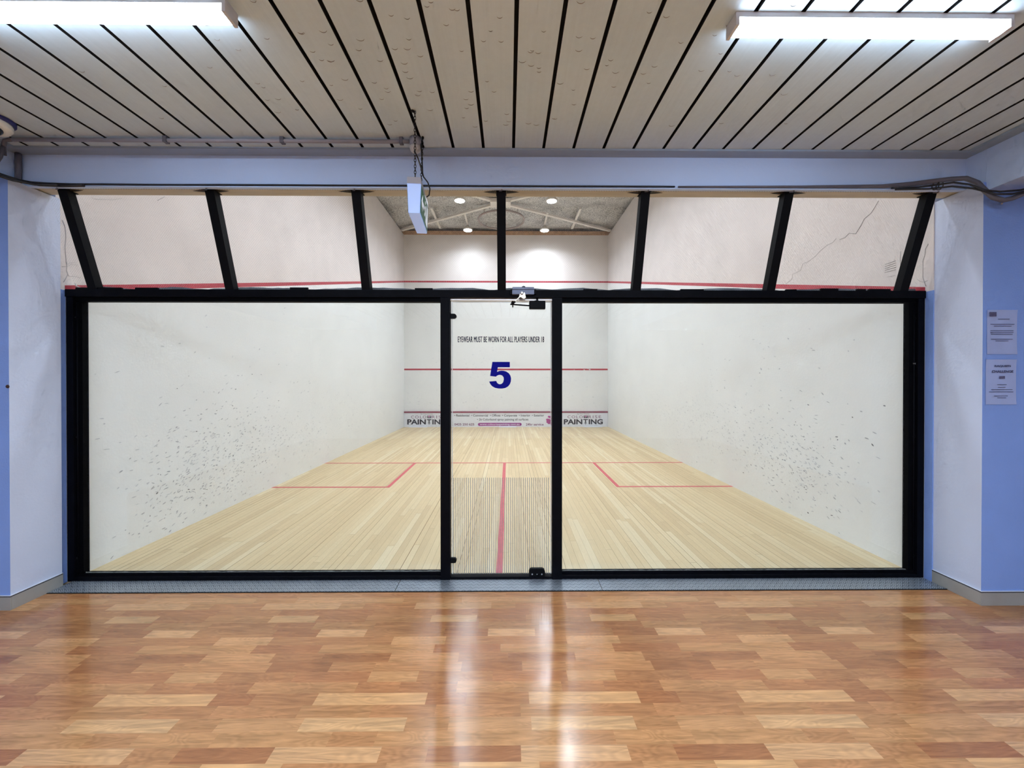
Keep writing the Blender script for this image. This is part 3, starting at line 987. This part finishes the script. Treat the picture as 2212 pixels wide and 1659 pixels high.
# the glass door
DX0, DX1, DZ0, DZ1 = -0.424, 0.321, 0.030, 2.083
dr = empty('door_1', ((DX0 + DX1) / 2, 3.1, 0.03)); struct(dr, 'clear glass court door with blue number five and striped lower part', 'door')
q = MB(); q.box(DX0, DX1, 3.094, 3.106, DZ0, DZ1); q.build('glass_leaf', 'pane', dr)
q = MB()
q.box(DX0 - 0.002, DX0 + 0.003, 3.094, 3.106, DZ0, DZ1); q.box(DX1 - 0.003, DX1 + 0.002, 3.094, 3.106, DZ0, DZ1)
q.box(DX0, DX1, 3.094, 3.106, DZ1 - 0.004, DZ1)
q.build('polished_edge', 'lit_glass_edge', dr)  # white colour stands in for court light caught by the glass edges
YD = 3.0925
dx = lambda p: (p - 1098.0) / 887.0 * YD
dz = lambda p: 1.5 + (819.0 - p) / 887.0 * YD
text('eyewear_lettering', 'EYEWEAR MUST BE WORN FOR ALL PLAYERS UNDER 18', dx(989), dx(1175), dz(739.5), dz(727), YD, 'navy_vinyl', dr, 0.0, fat=0.0009, spacing=1.06)
F = [(988, 450), (1155, 450), (1155, 502), (1040, 502), (1033, 546), (1052, 538), (1072, 534), (1095, 535), (1122, 543), (1145, 558), (1160, 580), (1167, 608), (1165, 638), (1155, 664), (1138, 685), (1112, 700), (1080, 706), (1045, 705), (1012, 698), (985, 682), (968, 662), (957, 638), (1025, 632), (1033, 650), (1045, 660), (1060, 664), (1076, 660), (1090, 646), (1097, 622), (1095, 598), (1084, 582), (1068, 575), (1050, 575), (1034, 581), (1022, 592), (966, 585)]
q = MB(); q.poly([(dx(840 + a / 4.424), YD - 0.0005, dz(680 + b / 4.424)) for a, b in F], (0, 0.0008, 0)); q.build('number_five', 'blue_vinyl', dr)
q = MB()
n = 46
for k in range(n):
    X = dx(979) + (dx(1188.5) - dx(979)) * k / n
    q.box(X, X + 0.0052, YD - 0.0006, YD, DZ0 + 0.002, dz(1032))
q.build('striped_film', 'frosted_stripe', dr)
for py in (684, 1209):
    zc = dz(py)
    q = MB()
    pts = [(-0.4345, zc - 0.0185), (-0.407, zc - 0.0185)] + [(-0.407 + 0.0185 * math.cos(a), zc + 0.0185 * math.sin(a)) for a in [-PI / 2 + PI * i / 8 for i in range(1, 8)]] + [(-0.407, zc + 0.0185), (-0.4345, zc + 0.0185)]
    q.poly([(a, 3.071, b) for a, b in pts], (0, 0.0225, 0)); q.build('door_stop', 'black_plastic', dr)
zc = dz(1237); xc = dx(1159.5)
q = MB()
w2, h2, rr = 0.060, 0.036, 0.024
pts = []
for (cx, cz, a0) in ((xc + w2 - rr, zc + h2 - rr, 0), (xc - w2 + rr, zc + h2 - rr, PI / 2), (xc - w2 + rr, zc - h2 + rr, PI), (xc + w2 - rr, zc - h2 + rr, 1.5 * PI)):
    for i in range(6):
        a = a0 + PI / 2 * i / 5
        pts.append((cx + rr * math.cos(a), 3.066, cz + rr * math.sin(a)))
q.poly(pts, (0, 0.0265, 0)); pv = q.build('floor_pivot', 'black_plastic', dr)
q = MB(); q.lathe((xc + 0.01, 3.08, 0.023), [(0.016, 0), (0.016, 0.012)], 12); q.build('pivot_pin', 'black_steel', dr)
for sx in (-0.036, 0.036, 0.0):
    q = MB(); q.lathe((xc + sx, 3.066, zc - 0.004), [(0.006 if sx else 0.004, 0), (0.0045 if sx else 0.003, 0.003)], 10, (0, -1, 0)); q.build('pivot_screw', 'screw_metal', pv)

# door closer
dc = empty('door_closer', (0.11, 3.04, 2.1), 'grey metal door closer with arm and black clamp over the glass door', 'door closer')
q = MB(); q.box(0.028, 0.190, 3.018, 3.0495, 2.122, 2.158, bev=0.003); q.box(0.030, 0.188, 3.016, 3.0495, 2.158, 2.176, bev=0.002); q.build('closer_body', 'closer_metal', dc)
for xx in (0.022, 0.196):
    q = MB(); q.box(xx - 0.008, xx + 0.008, 3.028, 3.0495, 2.128, 2.162, bev=0.002); q.build('end_cap', 'black_plastic', dc)
q = MB(); q.lathe((0.112, 3.034, 2.176), [(0.014, 0), (0.012, 0.008), (0.004, 0.012)], 12); q.build('top_nut', 'closer_metal', dc)
q = MB(); q.poly([(0.085, 3.010, 2.128), (0.120, 3.010, 2.135), (0.128, 3.010, 2.098), (0.112, 3.010, 2.088), (0.098, 3.010, 2.098), (0.078, 3.010, 2.104)], (0, 0.010, 0)); q.build('cam_bracket', 'brass', dc)
q = MB(); q.lathe((0.099, 3.010, 2.130), [(0.012, 0), (0.012, 0.010), (0.006, 0.014)], 12, (0, -1, 0)); q.build('spindle_bolt', 'screw_metal', dc)
q = MB(); q.bar((0.088, 3.012, 2.108), (0.050, 3.020, 2.070), 0.010, 0.006); q.build('upper_arm', 'brass', dc)
q = MB(); q.lathe((0.032, 3.024, 2.048), [(0.006, -0.004), (0.012, 0.002), (0.012, 0.018), (0.006, 0.026)], 12); q.tube([(0.032, 3.024, 2.028), (0.032, 3.024, 2.05)], 0.004, 8); q.tube([(0.036, 3.024, 2.062), (0.052, 3.020, 2.070)], 0.007, 8); q.build('arm_joint', 'black_plastic', dc)
q = MB(); q.bar((0.014, 3.026, 2.051), (0.160, 3.046, 2.044), 0.007, 0.009); q.build('lower_arm', 'black_steel', dc)
q = MB(); q.box(0.155, 0.276, 3.050, 3.0920, 2.022, 2.084, bev=0.009); q.build('glass_clamp', 'black_plastic', dc)
q = MB(); q.tube([(0.216, 3.074, 2.08), (0.216, 3.074, 2.106)], 0.008, 10); q.lathe((0.212, 3.074, 2.083), [(0.020, 0), (0.018, 0.004)], 14); q.build('clamp_stem', 'black_plastic', dc)

# leaning struts between frame and beam
names = ['beside left white return', 'second from left return', 'third from left, by exit sign', 'middle one above court door', 'third from right return', 'second from right return', 'beside right white return']
for k in range(-3, 4):
    X = -0.05 + 1.0055 * k
    xt = X + (0.02 if k == 0 else 0)
    e = empty('strut', (X, 3.08, 2.162), 'black steel strut leaning between frame and beam, ' + names[k + 3], 'strut', 'leaning black struts over the glass')
    q = MB()
    q.hexa([(X - 0.031, 3.055, 2.1625), (X + 0.031, 3.055, 2.1625), (X + 0.031, 3.115, 2.1625), (X - 0.031, 3.115, 2.1625),
            (X - 0.031, 2.853, 2.800), (X + 0.031, 2.853, 2.800), (X + 0.031, 2.913, 2.800), (X - 0.031, 2.913, 2.800)])
    q.build('bar', 'strut_black', e)
    q = MB(); q.box(X - 0.036, X + 0.036, 2.846, 2.93, 2.801, 2.8055, bev=0.001); q.build('head_plate', 'strut_black', e)
    q = MB(); q.tube([(X - 0.014, 2.836, 2.795), (X + 0.004, 2.826, 2.792), (X + 0.006, 2.812, 2.800)], 0.0035, 6); q.build('cable_clip', 'cable_grey', e)

# ball net behind the struts
def netp(X, v):      # v 0 bottom, 1 top
    return Vector((X, 3.125 + (2.930 - 3.125) * v, 2.175 + (2.800 - 2.175) * v))
q = MB()
H = 0.655
X0, X1 = XL + 0.01, XR - 0.01
step = 0.017
for sgn in (1, -1):
    c = X0 - H
    while c < X1 + H:
        a, b = c, c + H          # x at v=0 and v=1 (sgn 1), mirrored for -1
        if sgn < 0: a, b = b, a
        # clip in X
        t0, t1 = 0.0, 1.0
        d = b - a
        for lim, side in ((X0, 1), (X1, -1)):
            f0, f1 = side * (a - lim), side * (b - lim)
            if f0 < 0 and f1 < 0: t0, t1 = 1, 0; break
            if f0 < 0: t0 = max(t0, f0 / (f0 - f1))
            if f1 < 0: t1 = min(t1, f0 / (f0 - f1))
        if t1 > t0 + 0.02:
            q.tube([netp(a + d * t0, t0), netp(a + d * t1, t1)], 0.0003, 3)
        c += step
nt = empty('ball_net', (XC, 3.1, 2.17), 'fine pale ball net stretched behind the black struts above the glass', 'net')
o = q.build('netting', 'net_cord', nt); o['kind'] = 'stuff'
R = random.Random(21)
q = MB()
n = 160
up, lo = [], []
for i in range(n + 1):
    X = X0 + (X1 - X0) * i / n
    hgt = 0.010 + 0.016 * abs(math.sin(i * 0.21 + 1.1 * math.sin(i * 0.07))) + 0.004 * R.random()
    up.append((X, 3.126 + 0.006 * math.sin(i * 0.9), 2.166 + hgt)); lo.append((X, 3.122, 2.1625))
for i in range(n):
    q.bm.faces.new([q.bm.verts.new(p) for p in (lo[i], lo[i + 1], up[i + 1], up[i])])
ob = q.build('net_hem', 'net_hem', nt)
q = MB()
for a, b, h in ((175, 272, 4), (301, 349, 4), (630, 668, 5), (897, 935, 4), (1260, 1290, 3), (1470, 1520, 3), (1699, 1722, 3), (1775, 1813, 5), (1854, 1873, 4), (1880, 1927, 4)):
    q.box((a - 1098) / 289.0, (b - 1098) / 289.0, 3.06, 3.075, 2.1625, 2.1625 + h / 289.0)
q.build('hem_clip', 'strut_black', nt)
q = MB(); q.tube([(-3.235, 3.10, 2.215), (-3.225, 3.095, 2.195), (-3.19, 3.09, 2.180), (-3.14, 3.09, 2.176), (-3.10, 3.09, 2.178)], 0.004, 6); q.build('loose_rope', 'dust_rope', nt)

# ---------------------------------------------------------------- services on the beam and ceiling
def thing1(q, name, mat, label, cat, group=None):
    return tag(q.build(name, mat), label, cat, group)
R = random.Random(2)
q = MB()
pts = [(-3.28, 2.798, 2.83), (-3.1, 2.798, 2.818)] + [(-2.95 + 0.25 * i, 2.798, 2.8125 + R.uniform(-0.001, 0.001)) for i in range(17)] + [(1.135, 2.798, 2.8125)] + []
q.tube(pts, 0.0055, 6)
thing1(q, 'cable', 'cable_black', 'thin black cable running along the lower edge of the pale beam', 'cable')
q = MB()
q.tube([(1.155, 2.792, 2.8095), (2.0, 2.789, 2.812), (2.55, 2.788, 2.818), (2.75, 2.786, 2.832), (2.88, 2.775, 2.845), (2.98, 2.75, 2.848), (3.04, 2.71, 2.835), (3.065, 2.665, 2.785), (3.078, 2.63, 2.715), (3.105, 2.61, 2.665), (3.16, 2.60, 2.642), (3.22, 2.60, 2.655), (3.30, 2.60, 2.690), (3.45, 2.60, 2.72)], [0.0055, 0.0075, 0.011, 0.0145] + [0.0155] * 10, 10)
thing1(q, 'cable', 'cable_grey', 'thick grey cable looping over the right corner of the pale beam', 'cable')
q = MB()
q.tube([(2.60, 2.770, 2.795), (2.78, 2.765, 2.800), (2.90, 2.75, 2.812), (2.97, 2.72, 2.812), (3.01, 2.66, 2.77), (3.05, 2.61, 2.71), (3.12, 2.585, 2.69), (3.25, 2.585, 2.70), (3.45, 2.59, 2.75)], 0.006, 8)
q.tube([(2.62, 2.764, 2.783), (2.84, 2.758, 2.786), (2.97, 2.73, 2.79), (3.03, 2.66, 2.745), (3.09, 2.58, 2.672), (3.18, 2.57, 2.668), (3.45, 2.575, 2.73)], 0.006, 8)
thing1(q, 'cable', 'cable_black', 'pair of thin dark cables hanging below the thick grey cable in the right corner', 'cable')
for px in (2027, 2036):
    p = at(px, 399, 2.78)
    q = MB(); q.tube([(p.x, 2.781 + 0.024 * math.cos(a), 2.818 + 0.026 * math.sin(a)) for a in [2 * PI * i / 14 for i in range(14)]], 0.003, 6, closed=True)
    thing1(q, 'cable_tie', 'cable_black', 'black cable tie round the cables at the right end of the beam', 'cable tie', 'black cable ties on the beam')
q = MB()
q.tube([(-3.30, 2.58, 2.812), (-3.24, 2.61, 2.800), (-3.205, 2.66, 2.793), (-3.185, 2.71, 2.792), (-3.12, 2.765, 2.794), (-3.0, 2.785, 2.797), (-2.85, 2.787, 2.800)], 0.011, 8)
q.tube([(-3.30, 2.57, 2.790), (-3.22, 2.60, 2.782), (-3.185, 2.67, 2.778), (-3.12, 2.74, 2.783), (-3.0, 2.765, 2.792)], 0.008, 8)
thing1(q, 'cable', 'cable_black', 'dark cable bundle curling round the left end of the beam', 'cable')
q = MB()
q.tube([(-3.29, 2.79, 2.80), (-3.285, 2.79, 2.90), (-3.28, 2.785, 3.01)], 0.017, 10)
thing1(q, 'conduit_pipe', 'cable_grey', 'short upright grey pipe in the dark left corner, straight one on the beam', 'pipe')
q = MB()
q.tube([(-3.225, 2.60, 2.815), (-3.205, 2.625, 2.90), (-3.20, 2.645, 3.01)], 0.011, 10)
thing1(q, 'conduit_pipe', 'cable_grey', 'short slanting dark pipe in the left corner below the security camera', 'pipe')

# conduit to the round box
cdx = empty('ceiling_conduit', (-1.9, 2.62, 3.01), 'thin grey conduit clipped along the ceiling from left corner to round white box', 'conduit')
q = MB(); q.tube([(-3.12, 2.62, 3.008), (-0.63, 2.62, 3.008)], 0.0125, 10); q.build('tube', 'conduit', cdx)
for px in (366, 614, 868):
    X = (px - 1098) / 887 * 2.62
    q = MB(); q.box(X - 0.012, X + 0.012, 2.604, 2.637, 2.992, 3.0298, bev=0.002); q.build('saddle_clip', 'cable_grey', cdx)
q = MB(); q.tube([(-3.12, 2.62, 3.008), (-3.17, 2.62, 3.003), (-3.20, 2.64, 2.98), (-3.22, 2.66, 2.93)], 0.011, 8); q.build('flexible_end', 'cable_grey', cdx)
jb = empty('junction_box', (-0.590, 2.62, 3.03), 'round white box with domed cover on the ceiling behind the sign chains', 'junction box')
q = MB(); q.lathe((-0.590, 2.62, 2.975), [(0.036, 0), (0.036, 0.054)], 24); q.build('base', 'conduit', jb)
q = MB(); q.lathe((-0.590, 2.62, 2.975), [(0.002, -0.042), (0.016, -0.039), (0.029, -0.028), (0.036, -0.012), (0.037, 0.0)], 24); q.build('dome_cover', 'box_white', jb)

# security camera
sc = empty('security_camera', (-3.03, 2.44, 3.03), 'white dome security camera with black centre in the top left corner', 'security camera')
ax = Vector((0.10, -0.16, -1.0)).normalized()
cc = Vector((-3.03, 2.44, 3.0))
q = MB(); q.lathe((-3.03, 2.44, 3.004), [(0.098, 0.0255), (0.098, 0.008), (0.080, 0.0)], 32); q.build('mount_base', 'camera_blue', sc)
q = MB(); q.lathe(cc, [(0.086, -0.004), (0.088, 0.010), (0.080, 0.026), (0.062, 0.034), (0.048, 0.035)], 32, ax); q.build('white_cover', 'camera_white', sc)
q = MB(); q.lathe(cc + Vector((0.002, 0, 0)), [(0.048, 0.030), (0.047, 0.040), (0.036, 0.056), (0.020, 0.064), (0.002, 0.066)], 28, ax); q.build('lens_dome', 'lens_black', sc)

# exit sign on chains
es = empty('exit_sign', (-0.545, 2.475, 2.63), 'green and white exit lightbox seen edge-on, hanging on two black chains', 'exit sign')
rot = Matrix.Rotation(math.radians(4.2), 4, 'Z')
ec = Vector((-0.541, 2.475, 0))
def ep(x, y, z): 
    v = rot @ Vector((x, y, 0))
    return (ec.x + v.x, ec.y + v.y, z)
def prism(q, w0, w1, y0, y1, z0, z1, xo=0.0):
    """w0 width at the bottom, w1 at the top"""
    q.hexa([ep(-w0 / 2 + xo, y0, z0), ep(w0 / 2 + xo, y0, z0), ep(w0 / 2 + xo, y1, z0), ep(-w0 / 2 + xo, y1, z0),
            ep(-w1 / 2 + xo, y0, z1), ep(w1 / 2 + xo, y0, z1), ep(w1 / 2 + xo, y1, z1), ep(-w1 / 2 + xo, y1, z1)])
q = MB(); prism(q, 0.078, 0.074, -0.165, 0.165, 2.597, 2.632); q.build('top_housing', 'sign_body', es)
q = MB(); prism(q, 0.062, 0.076, -0.163, 0.163, 2.432, 2.5965); q.build('light_body', 'sign_white', es)
q = MB(); q.poly([ep(0.0392, -0.155, 2.590), ep(0.0392, 0.155, 2.590), ep(0.0335, 0.155, 2.440), ep(0.0335, -0.155, 2.440)], Vector(ep(0.001, 0, 0)) - Vector(ep(0, 0, 0))); pn = q.build('green_panel', 'sign_green', es)
q = MB(); q.poly([ep(-0.0392, -0.155, 2.590), ep(-0.0392, 0.155, 2.590), ep(-0.0335, 0.155, 2.440), ep(-0.0335, -0.155, 2.440)], Vector(ep(-0.001, 0, 0)) - Vector(ep(0, 0, 0))); q.build('green_panel', 'sign_green', es)
def glyph(q, poly2):
    """poly2: (along, up) in panel fractions"""
    P = []
    for u, v in poly2:
        y = -0.155 + 0.31 * u
        z = 2.440 + 0.150 * v
        x = 0.0335 + (0.0392 - 0.0335) * v + 0.0014
        P.append(ep(x, y, z))
    q.poly(P, Vector(ep(0.0006, 0, 0)) - Vector(ep(0, 0, 0)))
q = MB()
glyph(q, [(0.06, 0.50), (0.20, 0.82), (0.20, 0.60), (0.42, 0.60), (0.42, 0.40), (0.20, 0.40), (0.20, 0.18)])
q.build('arrow_symbol', 'sign_glyph', es)
q = MB()
glyph(q, [(0.74, 0.10), (0.74, 0.90), (0.94, 0.90), (0.94, 0.10)])
q.build('doorway_symbol', 'sign_glyph', es)
q = MB()
glyph(q, [(0.56 + 0.035 * math.cos(a), 0.84 + 0.075 * math.sin(a)) for a in [2 * PI * i / 12 for i in range(12)]])
glyph(q, [(0.56, 0.74), (0.64, 0.72), (0.66, 0.52), (0.72, 0.30), (0.68, 0.10), (0.64, 0.12), (0.66, 0.30), (0.58, 0.42), (0.52, 0.26), (0.46, 0.28), (0.48, 0.34), (0.54, 0.48), (0.54, 0.60), (0.49, 0.52), (0.46, 0.58)])
q.build('running_figure_symbol', 'sign_glyph', es)
q = MB(); q.tube([ep(-0.01, 0.105, 2.632), ep(0.0, 0.105, 2.66), ep(0.01, 0.105, 2.632)], 0.003, 6); q.tube([ep(-0.01, -0.12, 2.632), ep(0.0, -0.12, 2.66), ep(0.01, -0.12, 2.632)], 0.003, 6); q.build('eyelet', 'chain_black', es)
def chain(p0, p1, name='hanging_chain'):
    p0, p1 = Vector(p0), Vector(p1)
    d = p1 - p0
    n = int(d.length / 0.0165)
    d /= n
    q = MB()
    for i in range(n):
        c = p0 + d * (i + 0.5)
        s = Vector((1, 0, 0)) if i % 2 else Vector((0, 1, 0))
        u = d.normalized()
        q.tube([c + u * 0.0115 * math.cos(a) + s * 0.0055 * math.sin(a) for a in [2 * PI * j / 10 for j in range(10)]], 0.0019, 5, closed=True)
    q.build(name, 'chain_black', es)
c1, c2 = Vector(ep(0, -0.12, 2.655)), Vector(ep(0, 0.105, 2.655))
chain(c1, (-0.533, 2.352, 3.030)); chain(c2, (-0.541, 2.606, 3.030))
q = MB(); q.tube([(-0.545, 2.352, 3.026), (-0.533, 2.352, 3.022)], 0.006, 8); q.lathe((-0.546, 2.352, 3.024), [(0.010, 0), (0.010, 0.006)], 10); q.lathe((-0.541, 2.606, 3.02), [(0.008, 0), (0.008, 0.010)], 10); q.build('ceiling_hook', 'chain_black', es)
q = MB()
q.tube([(-0.536, 2.352, 2.80), (-0.530, 2.42, 2.795), (-0.535, 2.53, 2.792), (-0.541, 2.595, 2.80), (-0.535, 2.60, 2.775), (-0.508, 2.60, 2.74), (-0.495, 2.60, 2.70), (-0.500, 2.60, 2.66), (-0.530, 2.59, 2.632)], 0.0042, 8)
q.tube([(-0.541, 2.600, 2.80), (-0.545, 2.602, 2.9), (-0.552, 2.610, 2.97), (-0.556, 2.615, 2.99)], 0.004, 8)
q.build('power_cable', 'cable_black', es)

# hall battens
def batten(x0, x1, y0, y1, label):
    e = empty('batten_light', ((x0 + x1) / 2, (y0 + y1) / 2, 3.03), label, 'ceiling light', 'white ceiling battens of the hall')
    q = MB(); q.box(x0, x1, y0, y1, 3.008, 3.0298, bev=0.001); q.build('base_channel', 'lamp_housing', e)
    q = MB()
    n = 8
    prof = [(y0 + 0.001, 3.0079), (y0 + 0.003, 2.985)] + [((y0 + y1) / 2 + (y1 - y0) * 0.46 * -math.cos(PI * i / n), 2.985 - 0.012 * math.sin(PI * i / n)) for i in range(1, n)] + [(y1 - 0.003, 2.985), (y1 - 0.001, 3.0079)]
    q.poly([(x0 + 0.015, a, b) for a, b in prof], (x1 - x0 - 0.03, 0, 0)); q.build('diffuser', 'diffuser', e)
    for xa in (x0, x1 - 0.0145):
        q = MB(); q.box(xa, xa + 0.0145, y0 - 0.001, y1 + 0.001, 2.974, 3.0079, bev=0.001); q.build('end_cap', 'lamp_housing', e)
batten(-2.31, -1.135, 1.663, 1.742, 'glowing white batten light at the left of the boarded ceiling, partly out of view')
batten(0.947, 2.118, 1.708, 1.787, 'long glowing white batten light at the right of the boarded ceiling')
mk('fill_face', (0.9, 0.9, 0.9), 0.4, emit=(BATTEN_COL, 12.0), var=0.0).cycles.emission_sampling = 'NONE'
for X, cn in ((-1.35, 'left'), (0.0, 'middle'), (1.35, 'right')):  # fill lights added out of view to brighten the hall
    for Y, rn in ((-0.65, 'first row behind the viewer'), (-1.4, 'second row behind the viewer')):
        e = empty('fill_light', (X, Y, 3.03), 'added unseen square fill light on the ceiling, %s one of the %s' % (cn, rn), 'ceiling light', 'added fill lights behind the viewer')
        q = MB(); q.box(X - 0.30, X + 0.30, Y - 0.30, Y + 0.30, 3.0, 3.0298, bev=0.002); q.build('fill_frame', 'lamp_housing', e)
        q = MB(); q.box(X - 0.28, X + 0.28, Y - 0.28, Y + 0.28, 2.996, 2.9998); q.build('fill_face', 'fill_face', e)
        ld = bpy.data.lights.new('fill_lamp', 'AREA')
        ld.shape = 'SQUARE'; ld.size = 0.55; ld.energy = FILL; ld.color = BATTEN_COL
        lo = bpy.data.objects.new('fill_glow', ld); C.objects.link(lo)
        lo.location = (X, Y, 2.994); lo.parent = e; lo.matrix_parent_inverse = e.matrix_basis.inverted()

# ---------------------------------------------------------------- notices
def notice(x0, x1, z0, z1, label, bars, heads=(), photo=None, curl=0.004):
    e = empty('notice', ((x0 + x1) / 2, 2.689, (z0 + z1) / 2), label, 'notice', 'paper notices on the blue piers')
    q = MB()
    nx, nz = 8, 10
    G = []
    for j in range(nz + 1):
        G.append([q.bm.verts.new((x0 + (x1 - x0) * i / nx, 2.6885 - 0.0012 - curl * (abs(j / nz - 0.5) * 2) ** 4 * (0.4 + 0.6 * i / nx), z0 + (z1 - z0) * j / nz)) for i in range(nx + 1)])
    for j in range(nz):
        for i in range(nx):
            q.bm.faces.new((G[j][i], G[j][i + 1], G[j + 1][i + 1], G[j + 1][i])).smooth = True
    q.build('sheet', 'paper', e, recalc=False)
    w, h = x1 - x0, z1 - z0
    q = MB()
    for (u0, u1, v) in bars:
        q.box(x0 + w * u0, x0 + w * u1, 2.6812, 2.6816, z1 - h * v - 0.0017, z1 - h * v + 0.0013)
    q.build('printed_lines', 'paper_ink', e)
    for body, u0, u1, v0, v1 in heads:
        text('heading', body, x0 + w * u0, x0 + w * u1, z1 - h * v1, z1 - h * v0, 2.6815, 'paper_ink', e, 0.035)
    if photo:
        u0, u1, v0, v1 = photo
        q = MB(); q.box(x0 + w * u0, x0 + w * u1, 2.6812, 2.6816, z1 - h * v1, z1 - h * v0); q.build('printed_picture', 'paper_photo', e)
notice(3.162, 3.362, 1.665, 1.957, 'upper white sheet on the right blue pier with picture and lines of text', [(0.33, 0.72, 0.21), (0.08, 0.88, 0.325), (0.2, 0.78, 0.365), (0.08, 0.85, 0.47), (0.08, 0.85, 0.51), (0.1, 0.82, 0.55), (0.1, 0.82, 0.66), (0.25, 0.68, 0.70)], photo=(0.05, 0.28, 0.05, 0.15))
notice(3.155, 3.358, 1.333, 1.630, 'lower white sheet on the right blue pier headed racquets challenge', [(0.35, 0.66, 0.56), (0.38, 0.62, 0.62), (0.15, 0.85, 0.67), (0.08, 0.88, 0.72), (0.25, 0.7, 0.81), (0.35, 0.64, 0.85)], heads=[('RAQUETS', 0.26, 0.80, 0.125, 0.175), ('CHALLENGE', 0.17, 0.88, 0.24, 0.295)], photo=(0.42, 0.60, 0.37, 0.43))
notice(-3.522, -3.313, 1.672, 1.966, 'upper sheet on the left blue pier, only its edge in view', [(0.1, 0.85, 0.3), (0.1, 0.85, 0.45)])
notice(-3.520, -3.310, 1.321, 1.617, 'lower sheet on the left blue pier, curled edge just in view', [(0.1, 0.85, 0.3), (0.1, 0.85, 0.45)])
q = MB(); q.tube([(3.242, 2.689, 2.672), (3.242, 2.68, 2.668), (3.244, 2.674, 2.660), (3.240, 2.676, 2.650)], 0.005, 8)
thing1(q, 'wall_hook', 'box_white', 'tiny white hook below the cables at the top of the right blue pier', 'hook')
